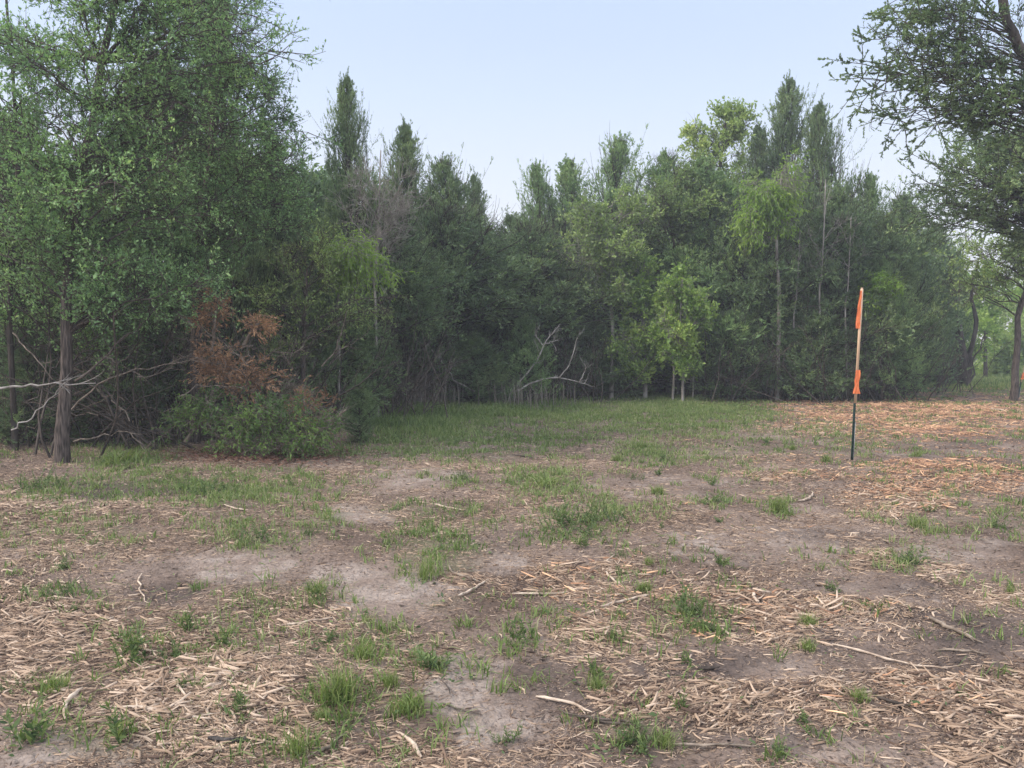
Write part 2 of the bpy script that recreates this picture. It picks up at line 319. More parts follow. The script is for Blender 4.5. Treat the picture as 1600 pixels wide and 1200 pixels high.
# ------------------------------------------------------------------ wood chips, litter, grass (uncountable ground cover)
def scatter(n, dlo, dhi, rng, power=1.0, xr=0.75):
    """n points over the visible ground, even in picture rows when power is 0, even in area when power is 1"""
    u = rng.uniform(size=n); e = 2*power
    if e < 0.01: y = dlo*(dhi/dlo)**u
    else: y = (dlo**e+u*(dhi**e-dlo**e))**(1/e)
    x = rng.uniform(-xr, xr, n)*(y+0.8)
    return x, y
def make_chips(seed, n, dlo, dhi, power, Lm, mat, name, label, redness):
    rng = np.random.default_rng(seed)
    x, y = scatter(n, dlo, dhi, rng, power)
    px, py = toPix(x, y, 0*x)
    wb = 26*(fbm(x*2.2, y*2.2, 78, 3)-0.5)*6/np.maximum(y, 3)
    d = field(px+wb*4, py+wb, CHIP)
    patch = np.clip((fbm(x*1.3+9, y*1.3, 91, 4)-0.40)*4, 0, 1)
    d = np.maximum(d*(0.35+0.65*np.clip((fbm(x*3.5, y*3.5, 95, 3)-0.3)*4, 0, 1)), (0.05 if Lm > .02 else 0.35)+(0.17 if Lm > .02 else .4)*patch)
    d *= 1-(0.88 if Lm > .02 else .8)*np.clip(field(px+wb*4, py+wb, BARE), 0, 1)
    d *= 1-0.75*np.clip(field(px, py, GRASS)*(py < 720), 0, 1)
    d *= 1-0.7*np.clip(field(px+wb*4, py+wb, WET), 0, 1)
    red = np.clip((px-1050)/350, 0, 1)*np.clip((850-py)/120, 0, 1)
    red = np.maximum(red, 0.55*field(px, py, [(950, 920, 170, 60, 1), (1150, 960, 160, 50, .7), (1300, 960, 180, 40, .6), (1420, 1085, 160, 40, .6)]))
    keepr = rng.uniform(size=n) < (red if redness else 1-red)
    keep = (rng.uniform(size=n) < d) & keepr
    x, y, d = x[keep], y[keep], d[keep]; n = len(x)
    if Lm < .02: pass
    L = Lm*np.exp(0.72*rng.normal(size=n)); L = np.clip(L, 0.25*Lm, 5.0*Lm)*(1+0.04*np.maximum(y-6, 0))*(0.62+0.5*np.clip(d, 0, 1))
    W = np.clip(L*rng.uniform(0.035, 0.15, n), 0.0022, 0.012)*(1+0.03*np.maximum(y-6, 0)); T = W*rng.uniform(0.3, 0.7, n)
    flow = 3.1*(fbm(x*0.9, y*0.9, 33, 2)-0.5)
    az = np.where(rng.uniform(size=n) < 0.55, flow+0.45*rng.normal(size=n), rng.uniform(0, math.pi, n))
    el = 0.16*rng.normal(size=n)*np.clip(d+0.3, 0, 1)
    dv = np.stack([np.cos(az)*np.cos(el), np.sin(az)*np.cos(el), np.sin(el)], 1)
    sv = np.stack([-np.sin(az), np.cos(az), 0.3*rng.normal(size=n)], 1); sv = norm(sv)
    nv = np.cross(dv, sv)
    z = height(x, y)+T*0.5+rng.uniform(0, 0.022, n)*np.clip(d, 0, 1)**2+np.abs(np.sin(el))*L*0.4
    c = np.stack([x, y, z], 1); bend = rng.normal(size=n)*0.11
    V = np.zeros((n, 8+4, 3))
    # three cross sections: start, middle (bent), end; each a flat four-sided section; ends pinched
    secs = []
    for s, wk in ((-0.5, rng.uniform(0.3, 1.1, n)), (0.0, np.ones(n)), (0.5, rng.uniform(0.2, 1.0, n))):
        b = (0.25-s*s)*4*bend*L
        ctr = c+dv*(L*s)[:, None]+sv*b[:, None]
        w2 = (W*wk*0.5)[:, None]; t2 = (T*wk*0.5)[:, None]
        secs.append(np.stack([ctr-sv*w2-nv*t2, ctr+sv*w2-nv*t2, ctr+sv*w2*0.8+nv*t2, ctr-sv*w2*0.8+nv*t2], 1))
    V = np.concatenate(secs, 1)
    b = np.arange(n)[:, None, None]*12
    f = []
    for s in (0, 4):
        for a, q in ((1, 2), (2, 3), (3, 0)):
            f.append([s+a, s+q, s+q+4, s+a+4])
    f += [[0, 3, 2, 1], [8, 9, 10, 11]]
    f = np.array(f)
    tone = np.clip(0.50+0.31*rng.normal(size=n)+0.35*(fbm(x*1.5, y*1.5, 41, 2)-0.5), 0, 1)
    g = Geo(); g.add(V, (b+f[None]).reshape(-1, 4), np.repeat(tone, len(f)))
    o = g.obj(name, mat); tag(o, label, 'wood chips', kind='stuff')
    return o
make_chips(1, 1450000, 2.5, 15, 0.45, 0.027, M['chips'], 'wood_chips', 'tan and grey shredded wood chips strewn over the bare soil', 0)
make_chips(2, 480000, 2.5, 34, 0.5, 0.030, M['chipsr'], 'red_wood_chips', 'reddish orange cedar chips spread over the ground at right', 1)
make_chips(4, 900000, 2.4, 16, 0.6, 0.013, M['chips'], 'wood_shreds', 'fine brown wood shreds and fibres matted over the soil', 0)
make_chips(3, 420000, 7.5, 32, 0.8, 0.036, M['chipsr'], 'far_wood_chips', 'salmon coloured wood chips covering the far ground around the stake', 1)
def make_litter():
    rng = np.random.default_rng(5); x, y = scatter(200000, 2.5, 40, rng, 0.35); a_, b_ = toPix(x, y, 0*x); q_ = rng.uniform(size=len(x)) > .9*field(a_, b_, BARE); x, y = x[q_], y[q_]
    z = height(x, y)+0.004; n = len(x); az = rng.uniform(0, 6.28, n)
    d = np.stack([np.cos(az), np.sin(az), 0.25*rng.normal(size=n)], 1)
    g = Geo(); sz = 0.016*(1+0.08*y)*np.exp(0.35*rng.normal(size=n))
    leafquads(g, np.stack([x, y, z], 1), d, sz, sz*0.35, rng, rng.uniform(0, 1, n), flat=0.9)
    o = g.obj('leaf_litter', M['litter']); tag(o, 'dark crumbs of bark and leaf litter over the soil', 'litter', kind='stuff')
make_litter()
def blades(g, x, y, z, H, Wd, rng, lean, t):
    n = len(x); az = rng.uniform(0, 6.28, n); ln = np.abs(lean*rng.normal(size=n))
    o = np.stack([x, y, z], 1); u = np.stack([np.cos(az), np.sin(az), 0*az], 1); s = np.stack([-np.sin(az), np.cos(az), 0*az], 1)
    a2 = rng.uniform(0, 3.14, n); s = np.stack([np.cos(a2), np.sin(a2), 0*a2], 1)
    H = H[:, None]; Wd = Wd[:, None]; ln = ln[:, None]; up = np.array([[0, 0, 1.]])
    p1 = o+up*H*0.55+u*H*ln*0.35; p2 = o+up*H*np.clip(1-ln*0.35, 0.35, 1)+u*H*ln*1.0
    V = np.stack([o-s*Wd*.5, o+s*Wd*.5, p1+s*Wd*.45, p1-s*Wd*.45, p2+s*Wd*.08, p2-s*Wd*.08], 1)
    b = np.arange(n)[:, None, None]*6; f = np.array([[0, 1, 2, 3], [3, 2, 4, 5]])
    g.add(V, (b+f[None]).reshape(-1, 4), np.repeat(t, 2))
def make_grass():
    rng = np.random.default_rng(6); x, y = scatter(650000, 2.5, 30, rng, 0.7)
    px, py = toPix(x, y, 0*x); wb = 26*(fbm(x*2.2, y*2.2, 79, 3)-0.5)*6/np.maximum(y, 3)
    f = field(px+wb*4, py+wb, GRASS); cl = np.clip((fbm(x*4, y*4, 15, 3)-0.42)*6, 0, 1)
    far = np.clip((y-10)/5, 0, 1)
    d = f*(cl*(1-far*0.45)+far*0.45)*(1-far*0.75*np.clip((fbm(x*0.9, y*0.9, 18, 4)-0.47)*7, 0, 1))+0.13*np.clip((fbm(x*1.6, y*1.6, 19, 3)-0.45)*6, 0, 1)+0.6*field(px, py, WPOS)
    k = rng.uniform(size=len(x)) < d; x, y, f = x[k], y[k], f[k]; n = len(x)
    near_ = rng.uniform(size=n) < .85; order = np.argsort(y); rk = np.empty(n, int); rk[order] = np.arange(n)   # gather blades into little tussocks
    seeds = np.sort(rng.choice(n, n//10, replace=False)); sx0 = x[order][seeds]; sy0 = y[order][seeds]; w_ = np.searchsorted(seeds, rk); w_ = np.clip(w_+rng.integers(-12, 12, n), 0, len(seeds)-1)
    cx, cy_ = sx0[w_], sy0[w_]; rad = .010+.0035*cy_; x = np.where(near_, cx+rad*rng.normal(size=n), x); y = np.where(near_, cy_+rad*rng.normal(size=n), y)
    lush = field(*toPix(x, y, 0*x), [(620, 650, 110, 40, 1), (760, 640, 160, 25, .6)])
    H = (0.045+0.05*rng.uniform(size=n)+0.14*lush*rng.uniform(0.3, 1, n))*(1+0.01*y)
    t = np.clip(0.52+0.24*rng.normal(size=n)-0.22*lush+0.5*(fbm(x, y, 23, 2)-0.5), 0, 1)
    g = Geo(); blades(g, x, y, height(x, y)-0.005, H, 0.0042*(1+0.14*y)*rng.uniform(.6, 1.4, n), rng, 0.95, t)
    o = g.obj('grass', M['grass']); tag(o, 'short patchy green grass over the clearing', 'grass', kind='stuff')
    # tall dry grass at the foot of the dark cedars and far meadow
    n = 3200; px = rng.uniform(560, 900, n); yy = rng.uniform(19.5, 23.5, n)
    xx = (px-800)/FPX*yy; dens = np.clip(1.2-np.abs(px-700)/190, 0.1, 1)*np.clip((fbm(xx*1.5, yy*1.5, 71, 2)-.3)*4, 0, 1); k = rng.uniform(size=n) < dens
    xx, yy = xx[k], yy[k]; n = len(xx); g = Geo()
    blades(g, xx, yy, height(xx, yy), rng.uniform(0.25, 1.0, n), np.full(n, 0.016), rng, 0.25, rng.uniform(0, 1, n))
    o = g.obj('dry_grass', M['drygrass']); tag(o, 'tall pale dry grass stems at the foot of the dark cedars', 'dry grass', kind='stuff')
    n = 60000; xx = rng.uniform(15.5, 45, n); yy = rng.uniform(27, 60, n); g = Geo()
    blades(g, xx, yy, height(xx, yy), rng.uniform(0.08, 0.25, n), np.full(n, 0.035), rng, 0.4, rng.uniform(0.1, 0.9, n))
    o = g.obj('meadow_grass', M['tuft']); tag(o, 'bright green grass in the sunlit gap beyond the right tree', 'grass', kind='stuff')
make_grass()
def creepers():
    rng = np.random.default_rng(8); x, y = scatter(500000, 2.5, 24, rng, 0.7); px, py = toPix(x, y, 0*x)
    f = np.maximum(field(px, py, GRASS)*.5, field(px, py, WPOS))*np.clip((fbm(x*5, y*5, 27, 3)-.45)*6, 0, 1)+.05*np.clip((fbm(x*2.4, y*2.4, 29, 3)-.5)*6, 0, 1)
    k = rng.uniform(size=len(x)) < f; x, y = x[k], y[k]; n = len(x); az = rng.uniform(0, 6.28, n); g_ = Geo()
    d = np.stack([np.cos(az), np.sin(az), .35*np.abs(rng.normal(size=n))], 1); sz = .018*(1+.05*y)*np.exp(.35*rng.normal(size=n))
    leafquads(g_, np.stack([x, y, height(x, y)+.004+.03*rng.uniform(size=n)**2], 1), d, sz, sz*.42, rng, clump_tint(np.stack([x, y, 0*x], 1), rng, .45), flat=.8)
    o = g_.obj('creeping_weeds', M['weed']); tag(o, 'low creeping green leaves between the grass and chips', 'ground cover', kind='stuff')
creepers()

# ------------------------------------------------------------------ tree builders
def envelope(o, H, slope, seed, rng, soft=0.25):
    a = np.arctan2(o[:, 1], o[:, 0]); rr = np.hypot(o[:, 0], o[:, 1]); h = H*1.0-o[:, 2]
    e = (0.03+slope*np.clip(h, 0, 99)**0.95)*(0.30+1.4*vnoise(np.cos(a)*1.8+7+o[:, 2]*1.6, np.sin(a)*1.8+7+o[:, 2]*1.1, seed))
    return (rng.uniform(size=len(o)) < np.clip(1-(rr-e)/soft, 0.0, 1)) & (h > 0.02*H)
def cedar_mesh(seed, H, W, nl=120, nb=10, ntw=6, nsp=9, low=0.05, shape=0.8, up=0.10, tint=0.4, spike=0.3, spl=0.11, spw=0.030, mat='cedar', dead=14, elev=(0.15, 0.75), slope=0.8):
    rng = np.random.default_rng(seed)
    tr = walk(np.array([[0, 0, -0.15]]), np.array([[0, 0, 1.]]), np.array([H*0.97+0.15]), 14, 0.035, 0.06, rng)
    tr[0, :, :2] -= tr[0, -1:, :2]*np.linspace(0, 1, 14)[:, None]; tr[0, :, 2] *= (H*0.97)/tr[0, -1, 2]; Rt = np.linspace(0.02*H*0.75+0.02, 0.008, 14)
    wood = Geo(); tubes(wood, tr, Rt[None], 8, ridged=0.06, rng=rng)
    t = low+(1-low)*rng.uniform(size=nl)**1.05; t[-5:] = rng.uniform(0.93, 0.99, 5)
    az = rng.uniform(0, 6.283, nl)
    prof = np.clip((1-t), 0, 1)**shape*np.minimum(1, t/0.12+0.55)
    lob = 0.75+0.5*vnoise(np.cos(az)*1.3+5+seed, np.sin(az)*1.3+t*4, seed)
    L = (W/2*prof*lob*rng.uniform(0.6, 1.2, nl)+spike*rng.uniform(0.3, 1, nl)*(0.25+0.75*np.clip((1-t)*4, 0, 1)))
    e = elev[0]+(elev[1]-elev[0])*t+0.12*rng.normal(size=nl)
    ti = t*13*0.9999; i = ti.astype(int); o = tr[0, i]+(tr[0, i+1]-tr[0, i])*(ti-i)[:, None]
    d = np.stack([np.cos(az)*np.cos(e), np.sin(az)*np.cos(e), np.sin(e)], 1)
    Lm = walk(o, d, L, 7, 0.10, up, rng)
    tubes(wood, Lm, np.linspace(1, 0.15, 7)[None]*(0.010+0.012*L)[:, None], 5)
    o, d, pi, tt = kids(Lm, nb, 0.2, 1.0, 0.75, rng)
    LB = np.clip(L[pi]*0.42*(1.15-tt*0.7)*rng.uniform(0.6, 1.2, len(pi)), 0.12, 1.1)
    B = walk(o, d, LB, 4, 0.12, up*0.9, rng)
    tubes(wood, B, np.linspace(1, 0.3, 4)[None]*(0.004+0.007*LB)[:, None], 3)
    o, d, pi2, tt = kids(B, ntw, 0.15, 1.0, 0.6, rng)
    LT = np.clip(LB[pi2]*0.5*rng.uniform(0.5, 1.2, len(pi2)), 0.09, 0.42)
    T = walk(o, d, LT, 3, 0.12, up, rng)
    sh_o = np.concatenate([B[:, -1], Lm[:, -1], Lm[:, -2]]); sh_d = np.concatenate([B[:, -1]-B[:, -2], Lm[:, -1]-Lm[:, -2], Lm[:, -2]-Lm[:, -3]]); sh_l = np.concatenate([np.clip(LB*.6, .15, .5), np.clip(L*.4, .2, .75), np.clip(L*.3, .15, .5)])
    SH = walk(sh_o, norm(sh_d)+np.array([0, 0, .35]), sh_l*rng.uniform(.6, 1.3, len(sh_o)), 5, .10, .10, rng)   # feathery shoots
    tubes(wood, SH, np.array([[.006, .005, .004, .003, .002]]).repeat(len(SH), 0), 3)
    tips = Lm[:, -3:]
    o, d, pi3, tt = kids(T, nsp, 0.0, 1.0, 0.5, rng, 0.25)
    LP = L[pi][pi2][pi3]; q_ = rng.uniform(size=len(o)) < np.clip(LP/0.75-0.08, 0.06, 1); o = o[q_]; d = d[q_]
    q_ = (rng.uniform(size=len(o)) < np.clip((H-o[:, 2])/(0.34*H)+0.02, 0, 1)**1.3*np.where((vnoise(o[:, 0]*2.6+o[:, 2]*1.7, o[:, 1]*2.6-o[:, 2]*2.2, 6) > 0.40) | (H-o[:, 2] < .16*H), 1, 0.18)) & envelope(o, H, slope, seed, rng, .12); o = o[q_]; d = d[q_]
    fo = Geo(); s = np.exp(0.3*rng.normal(size=len(o)))
    leafquads(fo, o, d+np.array([0, 0, 0.15]), spl*s, spw*s, rng, clump_tint(o, rng, tint))
    o, d, _, tt = kids(SH, 15, 0.0, 1.0, 0.55, rng, 0.15); q_ = envelope(o, H, slope, seed, rng, .3); o, d, tt = o[q_], d[q_], tt[q_]
    leafquads(fo, o, d, spl*(1.25-.75*tt), spw*.75, rng, clump_tint(o, rng, tint+0.1))
    ns = int(24*H*0.3); zt = H-0.02-(0.30*H)*rng.uniform(size=ns)**1.3; az = rng.uniform(0, 6.283, ns); hh = H-zt    # ascending plumes of the leader
    e = 0.95-0.35*hh/(.3*H)+.12*rng.normal(size=ns); ti = np.clip(zt/(H*.97), 0, .9999)*13; i = ti.astype(int); o = tr[0, i]+(tr[0, i+1]-tr[0, i])*(ti-i)[:, None]; o[:, 2] = np.minimum(zt, H*.97)
    PL = walk(o, np.stack([np.cos(az)*np.cos(e), np.sin(az)*np.cos(e), np.sin(e)], 1), (.10+slope*1.0*hh)*rng.uniform(.55, 1.25, ns), 6, .09, .10, rng)
    ld = walk(np.array([[*tr[0, -1]]]), np.array([[.1, 0, 1.]]), np.array([.055*H]), 6, .08, .05, rng); PL = np.concatenate([PL, ld])
    tubes(wood, PL, np.array([[.012, .009, .007, .005, .004, .002]]).repeat(len(PL), 0), 4)
    o, d, pq, tt = kids(PL, 9, .1, 1, .6, rng); PS = walk(o, d, .04+.28*np.linalg.norm(PL[pq, -1]-PL[pq, 0], axis=1)*(1.15-tt), 4, .1, .12, rng)
    for Q, m in ((PL, 22), (PS, 12)):
        o, d, _, tt = kids(Q, m, 0.0, 1.0, 0.5, rng, 0.15); leafquads(fo, o, d, spl*(.9-.45*tt), spw*.6, rng, clump_tint(o, rng, tint+0.08))
    o, d, _, _ = kids(tips, 4, 0.0, 1.0, 0.45, rng, 0.2); q_ = envelope(o, H, slope, seed, rng, .15); o, d = o[q_], d[q_]
    leafquads(fo, o, d+np.array([0, 0, 0.3]), spl, spw*0.8, rng, clump_tint(o, rng, tint+0.05))
    dw = None
    if dead:
        az = rng.uniform(0, 6.283, dead); z = rng.uniform(0.03, 0.35, dead)*H
        o = np.stack([0*az, 0*az, z], 1); d = np.stack([np.cos(az), np.sin(az), 0.25*rng.normal(size=dead)], 1)
        DL = rng.uniform(0.35, 0.95, dead)*W*0.5
        D = walk(o, d, DL, 7, 0.16, -0.03, rng); dw = Geo()
        tubes(dw, D, np.linspace(1, 0.2, 7)[None]*(0.008+0.006*DL)[:, None], 4)
        o, d, pi, tt = kids(D, 9, 0.2, 1, 0.8, rng); D2 = walk(o, d, rng.uniform(0.2, 0.8, len(o)), 4, 0.2, 0, rng)
        tubes(dw, D2, np.array([[0.006, 0.005, 0.004, 0.002]]).repeat(len(D2), 0), 3)
    return wood, fo, dw
def cedar(name, seed, H, W, loc, label, mat='cedar', bark='barkd', group='cedars of the wood', **kw):
    wood, fo, dw = cedar_mesh(seed, H, W, **kw)
    r = empty(name, loc, label, 'tree', group)
    wood.obj('trunk', M[bark], r, True); fo.obj('crown', M[mat], r)
    if dw: dw.obj('dead_limbs', M['twig'], r)
    return r, H, W
def lobe_tree(name, seed, loc, trunk, lobes, label, cat='tree', mat='oak', bark='bark', group=None, leafL=0.055, leafW=0.028, nb=7, ntw=5, nlf=9,
              twL=0.28, tint=0.45, r0=0.1, droop=0.0, spray=False, limbr=0.02, flare=1.2, prune=0.36, parts=('trunk', 'crown'), sides=9, tubetw=True, ridged=0.07, amp=0.55):
    """trunk: world points; lobes: (centre, radii, limbs). Limbs are routed from the trunk into each lobe."""
    rng = np.random.default_rng(seed); loc = np.array(loc, float)
    tk = np.array(trunk, float)-loc
    k = 14; s = np.linspace(0, 1, k)*(len(tk)-1); i = np.minimum(s.astype(int), len(tk)-2); f = (s-i)[:, None]
    tp = tk[i]+(tk[i+1]-tk[i])*f; tp[1:-1] += 0.12*r0*rng.normal(size=(k-2, 3)); 
    wood = Geo(); R = r0*np.linspace(1, 0.35, k)**0.9; R[0] *= flare; R[1] *= 1.04
    tubes(wood, tp[None], R[None], sides, ridged=ridged, rng=rng)
    E = []; 
    for c, rad, n in lobes:
        v = norm(rng.normal(size=(n, 3)))*rng.uniform(0.35, 1.0, (n, 1))**0.6
        E.append(np.array(c)-loc+v*np.array(rad))
    E = np.concatenate(E); n = len(E)
    # start on the trunk below the target
    dd = np.linalg.norm(E[:, None]-tp[None], axis=2)+2.2*np.maximum(tp[None, :, 2]-E[:, None, 2]+0.5, 0)+0.3*rng.uniform(size=(n, k))
    dd[:, :2] += 3
    j = np.argmin(dd, 1); S = tp[j]
    kk = 8; u = np.linspace(0, 1, kk)[None, :, None]
    mid = (S+E)/2; L = np.linalg.norm(E-S, axis=1); mid[:, 2] += (0.12-droop*0.2)*L; mid += 0.08*L[:, None]*rng.normal(size=(n, 3))
    Lm = (1-u)**2*S[:, None]+2*u*(1-u)*mid[:, None]+u**2*E[:, None]
    Lm[:, 1:-1] += 0.018*L[:, None, None]*rng.normal(size=(n, kk-2, 3)); Lm[:, :, 2] -= droop*0.15*L[:, None]*(u[:, :, 0]**2)
    tubes(wood, Lm, np.linspace(1, 0.2, kk)[None]*np.minimum(limbr*(0.25+0.35*L), r0*0.6)[:, None], 5)
    o, d, pi, tt = kids(Lm, nb, 0.35, 1.0, 0.8, rng)
    LB = np.clip(0.30*L[pi]*rng.uniform(0.6, 1.2, len(pi)), 0.2, 1.0)
    B = walk(o, d, LB, 5, 0.16, 0.03-droop*0.2, rng)
    tubes(wood, B, np.linspace(1, 0.3, 5)[None]*(0.004+0.006*LB)[:, None], 4)
    o, d, pi, tt = kids(B, ntw, 0.2, 1.0, 0.7, rng)
    T = walk(o, d, twL*rng.uniform(0.5, 1.4, len(o)), 4, 0.15, 0.03-droop*0.35, rng)
    if tubetw: tubes(wood, T, np.array([[0.0038, 0.003, 0.0024, 0.0015]]).repeat(len(T), 0), 3)
    o, d, pi, tt = kids(T, nlf, 0.1, 1.0, 0.85 if not spray else 0.45, rng)
    if spray and nlf: o2, d2, _, _ = kids(B, nlf, 0.2, 1.0, 0.5, rng); o = np.concatenate([o, o2]); d = np.concatenate([d, d2])
    if prune and nlf: q_ = rng.uniform(size=len(o)) < np.where(vnoise(o[:, 0]*2.3+o[:, 2]*1.5+seed, o[:, 1]*2.3-o[:, 2]*2.0, 7) > prune, 1, 0.12); o = o[q_]; d = d[q_]
    fo = Geo(); s = np.exp(0.25*rng.normal(size=len(o)))
    leafquads(fo, o, d+np.array([0, 0, 0.1-droop]), leafL*s, leafW*s, rng, clump_tint(o, rng, tint, amp, 1.6), flat=0 if spray else 0.45)
    r = empty(name, loc, label, cat, group)
    wood.obj(parts[0], M[bark], r, True)
    if nlf: fo.obj(parts[1], M[mat], r)
    return r

# ------------------------------------------------------------------ cedars of the wood
protos = {}
def place(kind, px, d, top, width, label, rot=None, name='cedar_tree', group='cedars of the wood'):
    if kind in ('spire', 'spire2', 'wispy'): width *= 1.4
    """set a copy of a prototype so that its top and crown width come out right"""
    x = (px-800)/FPX*d; z0 = float(height(x, d)); H = P(px, top, d)[2]-z0; W = width/FPX*d
    r, H0, W0, used = protos[kind]
    o = r if not used else copy_tree(r)
    protos[kind][3] = True
    o.location = (x, d, z0-0.05); o.scale = (W/W0, W/W0, H/H0)
    o.rotation_euler = (0, 0, (px*0.37 % 6.28) if rot is None else rot)
    o.name = name; o['label'] = label; o['category'] = 'tree'; o['group'] = group
    return o
def proto(kind, *a, **k):
    r, H, W = cedar('cedar_tree', *a, (0, 0, 0), 'x', **k); protos[kind] = [r, H, W, False]
proto('spire', 11, 9.5, 7.6, nl=120, nb=11, ntw=6, nsp=8, spl=.10, spw=.028, shape=0.8, up=0.17, elev=(0.3, 0.9), tint=0.38, spike=0.3, slope=.76)
proto('spire2', 12, 9.0, 7.2, nl=110, nb=11, ntw=6, nsp=7, spl=.10, spw=.028, shape=0.75, up=0.22, elev=(0.35, 1.0), tint=0.48, spike=0.35, mat='cedar2', slope=.8)
proto('broad', 13, 8.0, 5.6, slope=1.1, nl=150, nb=11, ntw=6, nsp=9, shape=0.62, up=0.05, tint=0.36, spike=0.3)
proto('broad2', 14, 7.5, 5.2, slope=1.2, nl=150, nb=11, ntw=6, nsp=9, shape=0.55, up=0.08, tint=0.42, spike=0.35)
proto('wispy', 15, 7.5, 7.2, nl=90, nb=10, ntw=6, nsp=7, spl=.10, spw=.026, shape=0.8, up=0.2, elev=(0.5, 1.15), tint=0.5, spike=0.45, mat='cedar2', slope=.95)
proto('bright', 16, 7.5, 4.8, slope=1.0, nl=150, nb=11, ntw=6, nsp=8, shape=0.5, up=0.1, tint=0.42, spike=0.4, mat='cedar2')
proto('canopy', 17, 7.5, 6.6, nl=150, nb=11, ntw=6, nsp=9, shape=0.45, up=0.02, tint=0.34, spike=0.3, low=0.40, slope=1.3, dead=30, elev=(-0.05, 0.7))
CED = [
 ('spire', 545, 17.6, 112, 170, 'tall pointed cedar rising highest beside the leafy trees at left'),
 ('spire', 636, 20, 186, 190, 'blunt topped cedar standing right of the tall pointed one'),
 ('broad2', 695, 23, 250, 190, 'rounded dark cedar on the slope of the skyline left of the gap'),
 ('spire', 742, 24, 268, 130, 'small cedar at the left lip of the low gap in the skyline'),
 ('broad', 800, 27, 336, 220, 'low cedar filling the lowest gap in the skyline'),
 ('wispy', 838, 26, 256, 190, 'thin wispy cedar leader poking up just right of the skyline gap'),
 ('spire2', 888, 26, 246, 240, 'slim cedar between the wispy leader and the fan topped cedar'),
 ('wispy', 965, 26.5, 214, 270, 'fan topped cedar with drooping tips over the middle of the wood'),
 ('bright', 1035, 26, 240, 200, 'soft green cedar right of the fan topped cedar'),
 ('spire', 1225, 25.5, 116, 190, 'tallest cedar spire of the right half, thin at the tip'),
 ('spire', 1272, 24.5, 155, 190, 'second cedar spire just right of the tallest one'),
 ('spire', 1180, 27, 190, 180, 'dark cedar shoulder between the pale leafy crown and the tallest spire'),
 ('wispy', 1350, 24.5, 272, 170, 'wispy cedar with bent feathery tips left of the right hand gap'),
 ('broad2', 1405, 26, 305, 170, 'low dark cedar closing the right hand gap under the overhanging tree'),
 ('canopy', 690, 21.8, 322, 400, 'wide shadowy cedar with a flat skirt in the centre left of the wood'),
 ('canopy', 835, 23.2, 352, 330, 'dark cedar behind the pale fallen limbs at the centre'),
 ('canopy', 590, 18.2, 330, 300, 'dense cedar behind the lime green drooping leaves at left'),
 ('bright', 1090, 24.2, 250, 300, 'bright green bushy cedar above the pale trunked saplings'),
 ('canopy', 1190, 23.4, 310, 300, 'bushy cedar under the hanging lime green leaves at right'),
 ('broad', 1300, 22.8, 300, 280, 'dense cedar behind the top of the orange flagged stake'),
 ('broad2', 1378, 23.5, 335, 180, 'dark bushy cedar right of the orange flagged stake'),
 ('canopy', 965, 24.2, 330, 260, 'dark cedar behind the grey green elm at the centre'),
 ('broad', 430, 15.3, 215, 210, 'dark cedar standing right behind the leafy left trees'),
 ('broad2', 260, 14.6, 90, 360, 'large dark cedar behind the brush pile at left'),
 ('broad2', 30, 13.6, 190, 360, 'shadowy cedar at the far left edge behind the grey trunk'),
 ('spire', 350, 14.4, -60, 170, 'tall cedar rising out of the top of the photo behind the left oaks'),
 ('broad2', 1455, 32, 350, 130, 'dark cedar beside the opening at the right end of the wood'),
]
for i, (k, px, d, top, wd, lab) in enumerate(CED): place(k, px, d, top, wd, lab)
# low cedar bushes along the edge
for k, px, d, top, wd, lab in [
 ('bright', 820, 21.0, 488, 95, 'small upright green cedar bush behind the pale fallen limbs'),
 ('broad2', 740, 20.8, 520, 150, 'low dark cedar bush left of the pale fallen limbs'),
 ('broad', 530, 16.2, 430, 220, 'dark cedar bush right of the rust coloured brush'),
 ('broad2', 1150, 22.0, 480, 150, 'low cedar bush behind the thin grey trunk'),
 ('broad', 1260, 22.2, 470, 180, 'low dark cedar bush left of the orange flagged stake'),
 ('bright', 1375, 22.6, 400, 110, 'bright green young cedar right of the stake top'),
 ('broad', 1412, 24.5, 480, 90, 'low grey green cedar bush between the stake and the forked trunk'),
 ('broad2', 560, 12.8, 585, 70, 'small green bush at the right end of the brush pile'),
 ('broad2', 190, 13.0, 470, 240, 'dark low cedar bush behind the grey trunk at left'), ('broad', 40, 12.4, 500, 170, 'shadowy low cedar bush at the left edge'),
 ('broad', 930, 23, 500, 160, 'shadowy low cedar left of the pale trunked saplings')]:
    place(k, px, d, top, wd, lab, name='cedar_bush', group='low cedar bushes along the wood edge')

